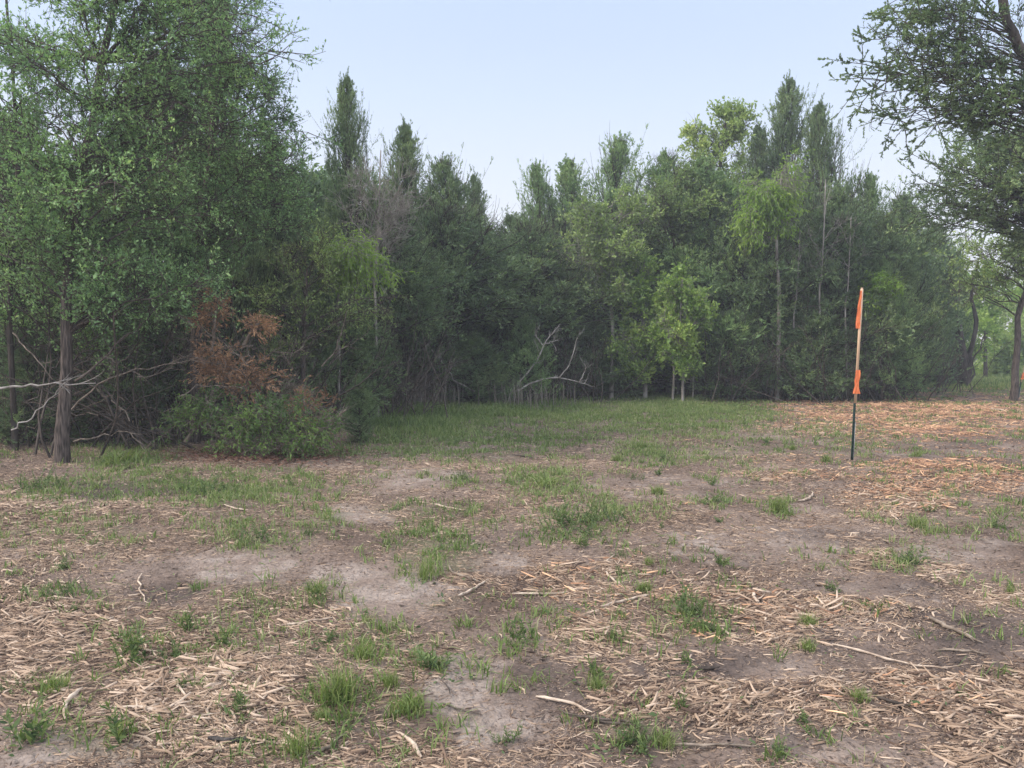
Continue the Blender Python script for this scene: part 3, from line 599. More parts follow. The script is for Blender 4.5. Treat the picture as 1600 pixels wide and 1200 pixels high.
# deeper wood: one mass behind the front trees
def deep_wood():
    rng = np.random.default_rng(40); fo = Geo(); n = 300000
    px = rng.uniform(-300, 1500, n); 
    front = np.interp(px, [-300, 300, 500, 600, 800, 1400, 1500], [16.5, 16.5, 18.5, 24, 28.5, 28.5, 29.5])
    d = front+rng.uniform(0, 4, n); x = (px-800)/FPX*d
    top = np.interp(px, [-300, 380, 470, 560, 640, 720, 790, 850, 950, 1050, 1150, 1250, 1320, 1400, 1500], [230, 230, 250, 280, 300, 330, 372, 345, 320, 300, 270, 270, 310, 350, 390])
    ht = (540-top)/FPX*d+HC; z = rng.uniform(0, 1, n)**0.8*ht*(0.80+0.25*vnoise(x*1.2, d*1.2, 8))
    c = np.stack([x, d, z], 1); dd = rng.normal(size=(n, 3))+np.array([0, 0, .8])
    dens = vnoise(x*1.5+z, z*1.5, 4) > 0.25
    c = c[dens]; dd = dd[dens]
    leafquads(fo, c, dd, 0.22, 0.09, rng, clump_tint(c, rng, 0.25))
    s = 260; xx = rng.uniform(-20, 16, s); px2 = xx; dd = rng.uniform(0, 3, s)
    dpt = np.interp(xx, [-20, -8, -4, 0, 16], [17, 17, 23, 29, 29])+dd
    st = walk(np.stack([xx, dpt, 0*xx], 1), np.stack([0.1*rng.normal(size=s), 0*xx, 1+0*xx], 1), rng.uniform(2, 5, s), 6, 0.06, 0.02, rng)
    tubes(fo, st, np.linspace(0.06, 0.02, 6)[None].repeat(s, 0), 5, t=0.1)
    o = fo.obj('woodland', M['cedar']); tag(o, 'dense shadowy wood behind the front row of cedars', 'woodland', kind='stuff')
deep_wood()

# ------------------------------------------------------------------ leafy trees at left
def lob(px, py, d, rx, ry, rd, n):  # lobe given in photo pixels and depth; radii in pixels, pixels, metres
    return (P(px, py, d), (rx/FPX*d, rd, ry/FPX*d), n)
base = G(98, 722)
D = base[1]
lobe_tree('oak_tree', 101, base, [base-np.array([0, 0, .1]), P(101, 600, D), P(106, 460, D), P(118, 330, D), P(150, 150, D), P(200, -80, D)],
  [lob(190, 330, D-.3, 170, 110, 1.2, 26), lob(60, 230, D, 150, 120, 1.3, 22), lob(280, 200, D+.3, 130, 110, 1.2, 20), lob(120, 60, D, 200, 120, 1.5, 24),
   lob(220, 450, D-.2, 100, 45, .8, 12), lob(330, 60, D+.5, 130, 110, 1.2, 18), lob(60, 400, D+.3, 110, 70, 1.0, 12), lob(170, 505, D+1.2, 60, 35, .6, 7), lob(290, 430, D+.8, 60, 50, .7, 9), lob(250, -90, D, 220, 90, 1.4, 16)],
  'leafy oak with a straight grey trunk at the left edge of the clearing', r0=0.09, nb=9, ntw=6, nlf=11, leafL=0.042, leafW=0.021, prune=0.30)
b2_ = np.array([(300-800)/FPX*12.8, 12.8, 0.0])
lobe_tree('oak_tree', 102, b2_, [b2_, P(310, 400, 12.8), P(340, 150, 12.9), P(360, -60, 13)],
  [lob(400, 110, 12.6, 60, 90, 1.0, 14), lob(400, 250, 12.4, 75, 80, 1.0, 14), lob(300, 300, 12.3, 110, 90, 1.0, 12), lob(355, 0, 12.6, 80, 60, 1.0, 12), lob(440, 215, 12.8, 40, 80, .8, 8),
   lob(360, 400, 12.4, 90, 50, .9, 9), lob(300, 60, 12.8, 120, 100, 1.0, 12), lob(455, 330, 13, 36, 50, .7, 5)],
  'blue green leafy tree whose crown meets the open sky at left', r0=0.10, tint=0.36, nb=9, ntw=6, nlf=11, leafL=0.042, leafW=0.021, prune=0.28, group='leafy trees')
b3_ = np.array([(20-800)/FPX*11.6, 11.6, 0.0])
lobe_tree('oak_tree', 103, b3_, [b3_, P(14, 480, 11.6), P(30, 250, 11.6), P(10, 0, 11.6)],
  [lob(20, 300, 11.5, 90, 100, 1, 12), lob(40, 120, 11.8, 90, 100, 1, 12), lob(-60, 200, 11.6, 90, 120, 1, 8), lob(60, 420, 11.9, 70, 50, .7, 8), lob(30, 500, 11.9, 50, 40, .6, 6)],
  'slender dark stemmed oak at the very left edge of the photo', r0=0.045, bark='barkd', tint=0.5, leafL=0.05, leafW=0.026, group='leafy trees')
b4_ = np.array([(470-800)/FPX*14.2, 14.2, 0.0])
lobe_tree('leafy_shrub', 104, b4_, [b4_, P(475, 520, 14.2), P(480, 420, 14.2)],
  [lob(470, 440, 13.9, 80, 60, .8, 14), lob(560, 470, 14.0, 50, 35, .6, 7), lob(500, 380, 14.2, 60, 45, .7, 8), lob(440, 520, 13.9, 60, 40, .6, 6)],
  'silvery leaved shrub right of the rust coloured dead branch', cat='shrub', r0=0.05, mat='elm', tint=0.25, leafL=0.05, leafW=0.022, nlf=7)
# lime green drooping ones
b5_ = np.array([(530-800)/FPX*15.6, 15.6, 0.0])
lobe_tree('mesquite_tree', 105, b5_, [b5_, P(528, 480, 15.6), P(535, 380, 15.5)],
  [lob(550, 378, 15.0, 24, 14, .35, 15), lob(532, 395, 15.0, 18, 14, .3, 6), lob(605, 402, 15.1, 18, 6, .2, 3)],
  'lime green tree with drooping feathery leaves in front of the left cedars', mat='lime', r0=0.04, droop=0.9, nb=6, ntw=5, nlf=12, leafL=0.085, leafW=0.020, twL=0.4, limbr=0.012, bark='barkp', group='drooping lime green trees')
b6_ = np.array([(1215-800)/FPX*21.8, 21.8, 0.0])
lobe_tree('mesquite_tree', 106, b6_, [b6_, P(1218, 470, 21.8), P(1212, 360, 21.7), P(1222, 270, 21.6)],
  [lob(1228, 268, 21.4, 20, 30, .4, 12), lob(1188, 300, 21.4, 30, 28, .4, 14), lob(1172, 340, 21.4, 14, 14, .3, 5), lob(1215, 320, 21.4, 22, 20, .3, 5)],
  'tall lime green tree with hanging feathery leaves high among the right cedars', mat='lime', r0=0.06, droop=0.9, nb=6, ntw=5, nlf=10, leafL=0.11, leafW=0.028, twL=0.5, limbr=0.012, bark='barkp', group='drooping lime green trees')
b = np.array([(1378-800)/FPX*22.2, 22.2, 0.0])
lobe_tree('mesquite_tree', 107, b, [b, P(1378, 500, 22.2), P(1376, 440, 22.2)], [lob(1378, 432, 21.9, 26, 18, .4, 10), lob(1365, 460, 21.9, 16, 14, .3, 4)],
  'small soft green feathery tree just right of the stake top', mat='lime', tint=0.2, r0=0.03, droop=0.6, nb=5, ntw=4, nlf=9, leafL=0.10, leafW=0.026, limbr=0.012, group='drooping lime green trees')
# pale leafy crown on the skyline
b = np.array([(1120-800)/FPX*25.5, 25.5, 0.0])
lobe_tree('elm_tree', 108, b, [b, P(1125, 450, 25.5), P(1120, 300, 25.5), P(1135, 180, 25.5)],
  [lob(1138, 198, 25.3, 34, 30, .7, 16), lob(1095, 225, 25.3, 26, 24, .6, 10), lob(1160, 185, 25.3, 14, 22, .4, 5), lob(1130, 270, 25.3, 60, 36, .8, 14), lob(1080, 205, 25.4, 8, 6, .3, 3)],
  'pale green leafy tree breaking the skyline left of the tallest spire', mat='elm', r0=0.09, nb=7, ntw=5, nlf=8, leafL=0.10, leafW=0.055, twL=0.35, tint=0.5, group='pale leafy trees')
b = np.array([(955-800)/FPX*22.6, 22.6, 0.0])
lobe_tree('elm_tree', 109, b, [b, P(958, 520, 22.6), P(950, 420, 22.6), P(945, 330, 22.6)],
  [lob(920, 345, 22.4, 34, 32, .6, 12), lob(965, 375, 22.2, 40, 40, .7, 14), lob(905, 395, 22.2, 30, 30, .6, 9), lob(1000, 330, 22.6, 34, 34, .6, 9), lob(950, 440, 22.2, 40, 30, .6, 9)],
  'grey green elm with a twiggy crown at the middle of the wood', mat='elm', r0=0.07, nb=7, ntw=5, nlf=7, leafL=0.085, leafW=0.045, twL=0.35, tint=0.3, group='pale leafy trees', bark='barkp')
b = np.array([(1060-800)/FPX*24.0, 24.0, 0.0])
lobe_tree('elm_tree', 110, b, [b, P(1055, 450, 24), P(1050, 300, 24)],
  [lob(1010, 330, 23.4, 40, 50, .8, 14), lob(1060, 300, 23.4, 40, 40, .8, 12), lob(1100, 350, 23.3, 50, 50, .8, 12)],
  'soft yellow green tree behind the elm and the saplings', mat='elm', r0=0.07, nb=7, ntw=5, nlf=7, leafL=0.09, leafW=0.04, twL=0.35, tint=0.2, group='pale leafy trees')

# ------------------------------------------------------------------ saplings at the edge of the wood
def sapling(px, py, top, lobes, label, seed, r0=0.05, **kw):
    b = G(px, py); d = b[1]; kw.setdefault('nlf', 8)
    return lobe_tree('sapling', seed, b, [b-np.array([0, 0, .1]), P(px+2, (py*2+top)/3, d), P(px-3, (py+2*top)/3, d), P(px+1, top, d)],
      [lob(x, y, d+dd, rx, ry, rd, n) for x, y, dd, rx, ry, rd, n in lobes], label, 'tree', mat='sap', r0=r0, bark='barkp', group='pale trunked saplings',
      nb=8, ntw=5, leafL=0.085, leafW=0.048, twL=0.25, limbr=0.013, tint=0.5, sides=6, prune=0.3, **kw)
sapling(1007, 622, 395, [(1005, 420, 0, 42, 34, .5, 9), (985, 470, -.1, 38, 34, .5, 7), (1020, 480, 0, 34, 40, .5, 8), (985, 525, -.2, 28, 16, .4, 9), (1020, 550, -.2, 26, 10, .3, 6), (975, 548, -.3, 20, 18, .3, 7), (1015, 515, -.5, 24, 24, .3, 8), (1000, 575, -.3, 26, 10, .3, 5)],
  'sapling with a pale forked trunk and light green leaves at centre right', 201, 0.07)
sapling(1066, 628, 430, [(1062, 450, 0, 24, 30, .4, 8), (1090, 460, -.1, 16, 36, .4, 6), (1050, 510, -.1, 28, 28, .4, 7), (1098, 490, -.1, 18, 8, .3, 5), (1065, 560, -.2, 24, 22, .3, 8), (1060, 520, -.2, 26, 24, .3, 7)],
  'sapling with thin pale twin stems right of the forked one', 202, 0.042)
sapling(1051, 626, 470, [(1045, 480, 0, 20, 30, .3, 6), (1030, 530, 0, 20, 20, .3, 4)], 'thinnest pale sapling stem between the two leafier ones', 203, 0.035)
sapling(1082, 624, 500, [(1080, 520, 0, 16, 28, .3, 6), (1090, 570, 0, 14, 22, .3, 4)], 'short slim sapling at the right end of the sapling row', 204, 0.03)
sapling(966, 612, 540, [(962, 555, 0, 16, 14, .3, 5), (975, 585, 0, 14, 12, .3, 4)], 'low leafy sapling at the foot of the forked sapling', 205, 0.03)
sapling(1185, 618, 470, [(1190, 560, .2, 14, 10, .3, 1)], 'thin bare grey trunk standing alone at the right half of the wood', 206, 0.055, nlf=2)

# ------------------------------------------------------------------ trees at right
b = G(1583, 626); D = b[1]
lobe_tree('elm_tree', 301, b, [b-np.array([0, 0, .1]), P(1588, 560, D), P(1593, 490, D), P(1606, 440, D), P(1622, 360, D), P(1650, 250, D)],
  [lob(1540, 400, D-.5, 60, 30, 1.2, 12), lob(1600, 420, D-.5, 60, 30, 1.2, 10), lob(1500, 440, D, 40, 25, 1, 6), lob(1660, 380, D, 60, 60, 1.5, 10)],
  'grey trunked tree forking at head height at the right edge', mat='elm', bark='bark', r0=0.105, nb=7, ntw=5, nlf=7, leafL=0.09, leafW=0.045, twL=0.35, tint=0.3, group='trees at the right edge')
b = np.array([(1690-800)/FPX*17.5, 17.5, 0.0]); D = 17.5
lobe_tree('cedar_tree', 302, b, [b, P(1690, 420, D), P(1665, 250, D), P(1640, 130, D), P(1570, 40, D), P(1560, -40, D)],
  [lob(1490, 290, D, 50, 55, 1.2, 16), lob(1560, 260, D, 60, 70, 1.4, 24), lob(1580, 340, D, 60, 40, 1.4, 14), lob(1640, 280, D, 60, 90, 1.4, 14), lob(1450, 335, D, 20, 25, .6, 5), lob(1560, 222, D, 50, 18, 1.0, 7)],
  'dark cedar mass with bare grey limbs below it at the right edge', mat='cedar', bark='barkd', r0=0.14, nb=10, ntw=6, nlf=16, leafL=0.065, leafW=0.022, spray=True, twL=0.22, tint=0.45, group='trees at the right edge')
D = 13.0; b = np.array([(1720-800)/FPX*D, D, 0.0])
lobe_tree('cedar_tree', 303, b, [b, P(1718, 300, D), P(1660, 140, D), P(1590, 80, D), P(1570, 20, D), P(1560, -120, D)],
  [lob(1440, 60, D, 60, 50, 1.0, 12), lob(1400, 125, D, 60, 26, .8, 9), lob(1470, 160, D, 60, 26, .9, 7), lob(1540, 60, D, 60, 60, 1.0, 6), lob(1580, 120, D, 50, 30, 1.0, 5),
   lob(1420, 10, D, 45, 20, .8, 7), lob(1360, 112, D, 22, 14, .4, 4), lob(1430, 185, D, 50, 12, .6, 5), lob(1500, -40, D, 100, 50, 1.2, 9)],
  'airy cedar with arching dark limbs hanging over the top right corner', mat='cedar', bark='barkd', r0=0.12, nb=9, ntw=6, nlf=36, leafL=0.038, leafW=0.017, spray=True, twL=0.15, tint=0.38, limbr=0.015, prune=0.38, group='trees at the right edge')
# far bushes past the opening
for px, d, top, wd, lab, sd, mt in [(1470, 33, 395, 120, 'green leafy bush left of the sunlit opening', 311, 'elm'), (1540, 38, 405, 130, 'bright yellow green tree beyond the sunlit opening', 312, 'sap'),
                                (1610, 44, 380, 170, 'far leafy tree behind the grey trunk at the right edge', 313, 'elm'), (1575, 40, 520, 80, 'grey green bush across the sunlit grass', 314, 'elm'),
                                (1700, 40, 380, 200, 'far tree at the end of the opening', 315, 'elm'), (1490, 33.5, 480, 60, 'low bush behind the gnarled trunk', 316, 'elm')]:
    x = (px-800)/FPX*d; b = np.array([x, d, float(height(x, d))]); m_ = (top+600)/2
    lobe_tree('leafy_tree' if top < 450 else 'bush', sd, b, [b, P(px, m_, d), P(px+5, top+20, d)],
      [lob(px, (top*2+600)/3, d, wd*.45, (600-top)*.3, wd/FPX*d*.4, 20), lob(px-wd*.2, (top+600)/2+20, d, wd*.35, (600-top)*.25, wd/FPX*d*.35, 14)],
      lab, 'tree' if top < 450 else 'bush', mat=mt, r0=0.1, nb=8, ntw=5, nlf=9, leafL=0.15, leafW=0.08, twL=0.5, tint=0.45, tubetw=False, group='leafy trees beyond the opening')
def gnarled():
    b = G(1508, 603); D = b[1]; rng = np.random.default_rng(320)
    r = empty('gnarled_tree', b, 'gnarled old trunk with splayed roots and twin stems before the opening', 'tree')
    wd = Geo()
    for pts, ra in [([(1508, 605), (1504, 580), (1506, 555), (1498, 520), (1490, 480), (1484, 400)], .24), ([(1511, 603), (1513, 580), (1520, 545), (1524, 510), (1519, 470), (1525, 410)], .12),
                    ([(1503, 600), (1490, 585), (1478, 570), (1462, 565)], .09), ([(1506, 600), (1492, 578), (1480, 576), (1465, 583)], .07), ([(1515, 603), (1520, 590), (1519, 575), (1525, 555), (1540, 520)], .05)]:
        p = np.array([P(a, q, D) for a, q in pts])-b; k = 12; s = np.linspace(0, len(p)-1, k); i = np.minimum(s.astype(int), len(p)-2)
        pp = p[i]+(p[i+1]-p[i])*(s-i)[:, None]; pp[1:] += 0.04*rng.normal(size=(k-1, 3))
        tubes(wd, pp[None], (ra*np.linspace(1, .4, k))[None], 8, ridged=.12, rng=rng)
    wd.obj('trunk', M['barkd'], r, True)
    return r
gnarled()

# ------------------------------------------------------------------ bare and dead wood
def polyw(px_pts, d, jit, rng, k=12):
    pts = np.array([P(a, q, d+(e[0] if e else 0)) for a, q, *e in px_pts]); s = np.linspace(0, len(pts)-1, k); i = np.minimum(s.astype(int), len(pts)-2)
    pp = pts[i]+(pts[i+1]-pts[i])*(s-i)[:, None]; pp[1:] += jit*rng.normal(size=(k-1, 3)); return pp
def dead_branch(name, seed, d, stems, label, mat='deadwood', r=0.02, twigs=8, twL=0.5, cat='branch', group=None, tw2=4, jit=0.015):
    rng = np.random.default_rng(seed); g_ = Geo(); b = None
    for j, pts in enumerate(stems):
        pp = polyw(pts, d, jit, rng)
        if b is None: b = pp[0].copy()
        pp = pp-b; ra = r*(1 if j == 0 else 0.7)
        tubes(g_, pp[None], (ra*np.linspace(1, .3, len(pp)))[None], 6)
        if twigs:
            o, dd, _, tt = kids(pp[None], twigs, 0.25, 1, 0.7, rng); L = twL*rng.uniform(.4, 1.1, len(o))*(1.2-tt*.6)
            T = walk(o, dd, L, 5, 0.14, 0.03, rng); tubes(g_, T, np.linspace(ra*.38, ra*.12, 5)[None].repeat(len(T), 0), 4)
            if tw2:
                o, dd, _, _ = kids(T, tw2, 0.2, 1, 0.6, rng); T2 = walk(o, dd, L.mean()*.5*rng.uniform(.4, 1, len(o)), 3, 0.12, 0.03, rng)
                tubes(g_, T2, np.array([[ra*.18, ra*.14, ra*.07]]).repeat(len(T2), 0), 3)
    o = g_.obj(name, M[mat], None, True); o.location = [float(q) for q in b]
    return tag(o, label, cat, group)
dead_branch('fallen_branch', 401, 20.6, [[(800, 612), (822, 585), (842, 560), (850, 535), (868, 515), (876, 505)], [(849, 540), (836, 525), (840, 515)], [(850, 537), (872, 532)]],
  'pale forked dead limb rising to the left from the grass edge', mat='barkp', r=0.032, twigs=5, twL=.5)
dead_branch('fallen_branch', 402, 20.4, [[(802, 612), (835, 596), (866, 589), (900, 597), (925, 603)], [(874, 590), (888, 573), (896, 545), (906, 515)], [(905, 598), (915, 580), (914, 562)]],
  'long pale dead limb arching right with an upright side branch', mat='barkp', r=0.03, twigs=5, twL=.5)
dead_branch('fallen_branch', 403, 20.3, [[(742, 612), (710, 595), (690, 565), (676, 548)], [(690, 566), (665, 535), (650, 530)]],
  'pale slanting dead limb left of the forked dead limb', mat='barkp', r=0.026, twigs=6, twL=.7)
dead_branch('dead_branch', 404, 13.2, [[(503, 572), (520, 552), (530, 530), (538, 500), (541, 485)], [(522, 553), (545, 540), (575, 520)]], 'thin pale dead branch against the dark bush left of centre', r=0.014, twigs=4, twL=.3)
dead_branch('dead_branch', 405, 10.3, [[(-40, 600), (20, 606), (50, 603), (90, 598), (150, 600)]], 'long pale curved branch reaching across at the left edge', r=0.022, twigs=3, twL=.5, mat='barkp')
dead_branch('dead_branch', 406, 10.3, [[(18, 672), (45, 655), (78, 625), (110, 590)]], 'thin pale branch slanting up to the grey trunk at left', r=0.012, twigs=2, twL=.3, mat='barkp')
dead_branch('dead_branch', 407, 10.3, [[(20, 520), (40, 545), (70, 575), (100, 610)]], 'thin bare branch slanting down to the grey trunk at left', r=0.011, twigs=3, twL=.3)
dead_branch('dead_branch', 408, 10.6, [[(118, 595), (150, 570), (190, 530), (225, 505), (240, 480)], [(160, 558), (180, 565), (200, 558)]], 'dark crooked dead limb rising to the right from the grey trunk', r=0.02, twigs=6, twL=.6, mat='twig')
dead_branch('dead_branch', 409, 10.9, [[(112, 640), (150, 600), (200, 580), (260, 570), (310, 560)]], 'long grey dead branch lying level behind the brush pile', r=0.014, twigs=6, twL=.6)
dead_branch('dead_branch', 410, 10.8, [[(115, 690), (160, 680), (200, 672), (228, 700)]], 'low bent grey branch right of the trunk foot', r=0.012, twigs=4, twL=.4)
rng = np.random.default_rng(420)
for q in range(34):   # tangle of lower limbs under the left trees
    x0 = rng.uniform(-20, 400); y0 = rng.uniform(520, 690); dx = rng.uniform(60, 170)*rng.choice([-1, 1]); dy = rng.uniform(-90, 40)
    dead_branch('dead_branch', 430+q, rng.uniform(10.9, 13.0), [[(x0, y0), (x0+dx*.3, y0+dy*.5+10), (x0+dx*.7, y0+dy*.7), (x0+dx, y0+dy)]],
      'thin bare grey branch in the tangle under the left trees', r=rng.uniform(.005, .011), twigs=10, twL=.6, mat=['twig', 'deadwood'][q % 2], group='bare branches tangled under the left trees', jit=.03)
def bare_tree(seed, px, d, top, wpx, label, mat='barkp', n=16, nb=7, ntw=5, r0=.06, low=0.35):
    x = (px-800)/FPX*d; b = np.array([x, d, 0.0])
    return lobe_tree('dead_tree', seed, b, [b, P(px-5, (600+top*.8)/1.8, d), P(px, top*.55+600*.45, d), P(px+5, top+10, d)],
      [lob(px, top*.75+600*.25, d, wpx*.5, (600-top)*.22, wpx/FPX*d*.4, n)], label, mat='graybrown', bark=mat, r0=r0*.6, nb=nb, ntw=ntw, nlf=0, limbr=.016, group='bare pale dead trees', parts=('branches', 'crown'), sides=6)
bare_tree(501, 590, 16.8, 225, 120, 'bare twiggy grey tree in front of the tall pointed cedar', n=30, nb=8, ntw=5)
bare_tree(502, 1285, 21.9, 270, 110, 'pale bare tree with forked stems left of the stake top', n=10, nb=5, ntw=3)
bare_tree(503, 1325, 21.9, 330, 70, 'pale bare slanting tree behind the stake top', n=7, nb=4, ntw=3, r0=.05)
bare_tree(504, 1245, 22.0, 350, 70, 'bare tree below the hanging lime green leaves', n=7, nb=4, ntw=3, r0=.05)
bare_tree(505, 990, 23.0, 330, 90, 'bare twiggy crown behind the forked sapling', n=16, nb=6, ntw=4, mat='twig')
# thickets of thin stems at the foot of the wood
def thicket_geo(seed, n=46, H=2.4, W=2.0):
    rng = np.random.default_rng(seed); g_ = Geo()
    o = np.stack([rng.normal(size=n)*W*.3, rng.normal(size=n)*W*.25, np.zeros(n)-.05], 1)
    d = np.stack([.45*rng.normal(size=n), .45*rng.normal(size=n), np.ones(n)], 1)
    S = walk(o, d, H*rng.uniform(.4, 1.1, n), 7, .13, .0, rng); tubes(g_, S, np.linspace(.016, .005, 7)[None].repeat(n, 0), 4)
    o, d, _, _ = kids(S, 8, .2, 1, .8, rng); T = walk(o, d, rng.uniform(.2, .8, len(o)), 4, .18, 0, rng)
    tubes(g_, T, np.linspace(.006, .002, 4)[None].repeat(len(T), 0), 3)
    return g_
TH = [thicket_geo(601+i).mesh('stems', M['twig']) for i in range(3)]
TW = [('grey twiggy thicket behind the long dead limb at the centre', 880, 22.3, 1.), ('twiggy thicket between the saplings and the lone thin trunk', 1130, 22.4, 1.1), ('bare thicket right of the lone thin trunk', 1225, 22.0, 1.1),
      ('bare thicket directly left of the stake', 1290, 22.4, 1.2), ('bare thicket directly right of the stake', 1370, 23.2, 1.2), ('low grey thicket left of the gnarled trunk', 1440, 26.5, 1.1), ('pale twiggy thicket under the wide shadowy cedar', 690, 21.5, 1.1),
      ('dark thicket behind the small green bush at the brush pile', 600, 17.0, 1.), ('dark thicket behind the rust coloured brush', 430, 14.0, 1.), ('dark thicket right of the grey trunk', 210, 12.8, 1.2), ('dark thicket at the left edge behind the grey trunk', 30, 12.6, 1.2), ('dark thicket in the middle of the left undergrowth', 320, 13.2, 1.1)]
for i, (lab, px, d, s) in enumerate(TW):
    o = bpy.data.objects.new('thicket', TH[i % 3]); C.objects.link(o); x = (px-800)/FPX*d
    o.location = (x, d, float(height(x, d))); o.scale = (s, s, s); o.rotation_euler = (0, 0, i*1.3); tag(o, lab, 'thicket', 'bare thickets at the foot of the wood')

# ------------------------------------------------------------------ brush pile at left
def brush(seed, px, py, d, tip, lobes, label, mat, **kw):
    b = P(px, py, d)
    kw.setdefault('bark', 'deadwood')
    return lobe_tree('cut_branch', seed, b, [b, P((px+tip[0])/2, (py+tip[1])/2-6, d-.1), P(tip[0], tip[1], d-.2)],
       [lob(x, y, d+dd, rx, ry, rd, n) for x, y, dd, rx, ry, rd, n in lobes], label, 'branch', mat=mat, r0=.03, nb=5, ntw=4, group='cut branches in the brush pile', parts=('stem', 'foliage'), sides=6, limbr=.012, **kw)
brush(701, 300, 660, 11.9, (390, 560), [(370, 560, -.2, 66, 22, .3, 9), (405, 578, -.2, 45, 18, .3, 7), (340, 540, 0, 34, 24, .3, 4)], 'rust coloured dead cedar branch across the top of the brush pile', 'rust', spray=True, nlf=10, leafL=.06, leafW=.014, twL=.2, droop=.35)
brush(702, 330, 560, 12.1, (340, 465), [(338, 466, 0, 26, 16, .3, 6), (322, 490, 0, 20, 20, .2, 3)], 'rust brown dead cedar tip sticking up highest from the pile', 'rust', spray=True, nlf=8, leafL=.055, leafW=.013, twL=.18, droop=.35)
brush(703, 380, 540, 12.0, (410, 500), [(408, 503, 0, 20, 7, .2, 5)], 'small rust coloured frond reaching right above the pile', 'rust', spray=True, nlf=9, leafL=.055, leafW=.013, twL=.16, droop=.3)
brush(704, 440, 690, 11.8, (500, 635), [(500, 650, -.1, 26, 26, .3, 8), (470, 620, 0, 30, 12, .2, 5)], 'rust red dead cedar branch at the right end of the pile', 'rust', spray=True, nlf=9, leafL=.055, leafW=.014, twL=.18, droop=.35, tint=.3)
brush(705, 290, 690, 11.6, (350, 610), [(330, 622, -.2, 58, 24, .4, 9), (285, 655, -.2, 45, 18, .4, 6)], 'green leafed cut branch on the left half of the brush pile', 'sap', nlf=11, leafL=.045, leafW=.018, twL=.24, droop=.35, tint=.05, prune=.25)
brush(706, 380, 700, 11.4, (430, 630), [(400, 648, -.3, 62, 24, .4, 11), (450, 632, -.2, 50, 16, .4, 7), (370, 678, -.3, 60, 12, .3, 7)], 'broad green leafed cut branch at the middle of the pile', 'sap', nlf=11, leafL=.045, leafW=.018, twL=.24, droop=.35, tint=.1, prune=.25)
brush(707, 450, 705, 11.3, (490, 670), [(480, 676, -.3, 46, 16, .3, 8), (430, 694, -.4, 46, 9, .3, 6), (530, 655, 0, 22, 12, .2, 4)], 'low green leafed cut branch at the front right of the pile', 'sap', nlf=11, leafL=.045, leafW=.018, twL=.24, droop=.35, tint=.1, prune=.25)
brush(708, 360, 620, 12.2, (420, 600), [(430, 615, 0, 60, 16, .3, 10)], 'dull green cedar bough underneath the rust coloured branch', 'cedar', spray=True, nlf=9, leafL=.06, leafW=.016, twL=.2, droop=.2)
for q, (pts, lab) in enumerate([
    ([(395, 650), (430, 655), (470, 668), (500, 662)], 'curved grey stick on top of the brush pile right side'),
    ([(320, 660), (350, 690), (380, 715)], 'grey stick poking down to the left from the brush pile front'),
    ([(430, 640), (455, 680), (500, 720), (515, 735)], 'long thin stick running down from the brush pile to the soil'),
    ([(280, 620), (300, 605), (340, 602), (400, 612)], 'thin grey stick along the crest of the green brush'),
    ([(250, 720), (290, 722), (330, 718), (360, 712)], 'rusty brown stick on the ground before the brush pile'),
    ([(540, 640), (520, 655), (490, 665), (470, 690)], 'pale twig at the right edge of the brush pile')]):
    dead_branch('stick', 720+q, 11.2, [pts], lab, r=.010, twigs=3, twL=.25, cat='stick', tw2=2)
# rusty needles under the pile and at the foot of the right wood
def duff():
    rng = np.random.default_rng(750); g_ = Geo(); n = 5000
    px = np.concatenate([rng.normal(400, 70, n//2), rng.normal(1185, 60, n//2)]); py = np.concatenate([rng.normal(712, 7, n//2), rng.normal(620, 7, n//2)])
    k = py > 608; px, py = px[k], py[k]; a = (px-800)/FPX; y = HC*FPX/(py-540); x = a*y; n = len(x)
    az = rng.uniform(0, 6.28, n); d = np.stack([np.cos(az), np.sin(az), .25*np.abs(rng.normal(size=n))], 1)
    leafquads(g_, np.stack([x, y, height(x, y)+.012+.03*rng.uniform(size=n)], 1), d, .05+.002*y, .012+.0006*y, rng, rng.uniform(0, .8, n), flat=.7)
    o = g_.obj('needle_litter', M['duff']); tag(o, 'rust coloured cedar needles on the ground by the brush', 'needles', kind='stuff')
duff()
def broken_stump():
    b = G(1218, 613); rng = np.random.default_rng(760); g_ = Geo()
    pp = polyw([(1221, 616), (1218, 606), (1208, 602), (1197, 596)], b[1], .01, rng, 9)-b
    tubes(g_, pp[None], np.array([[.12, .13, .12, .10, .09, .07, .05, .035, .015]]), 9, ridged=.14, rng=rng)
    o = g_.obj('broken_log', M['redwood'], None, True); o.location = [float(q) for q in b]; tag(o, 'broken reddish log end at the foot of the right wood', 'log')
M['redwood'] = bark_mat('red_heartwood', (0.10, 0.05, 0.035), (0.30, 0.16, 0.10), 12, .3, .5)
broken_stump()

# ------------------------------------------------------------------ survey stakes
M['orange'] = tint_mat('orange_ribbon', [(0.74, 0.21, 0.065), (0.86, 0.30, 0.11)], 0.5, 0.3, 0.4)
M['lath'] = bark_mat('pale_lath_wood', (0.50, 0.33, 0.20), (0.70, 0.50, 0.34), 20, .05, .1)
M['post'] = bark_mat('dark_green_steel', (0.008, 0.022, 0.018), (0.018, 0.040, 0.032), 30, 1, .05)
M['post'].node_tree.nodes['Principled BSDF'].inputs['Roughness'].default_value = 0.45
M['galv'] = bark_mat('grey_steel_edge', (0.28, 0.30, 0.29), (0.42, 0.44, 0.43), 30, 1, .05)
def box(g_, c, a, b, d, t=.5):
    c, a, b, d = map(np.array, (c, a, b, d))
    v = [c+s1*a+s2*b+s3*d for s3 in (-.5, .5) for s1, s2 in ((-.5, -.5), (.5, -.5), (.5, .5), (-.5, .5))]
    g_.add(v, [[0, 3, 2, 1], [4, 5, 6, 7], [0, 1, 5, 4], [1, 2, 6, 5], [2, 3, 7, 6], [3, 0, 4, 7]], t)
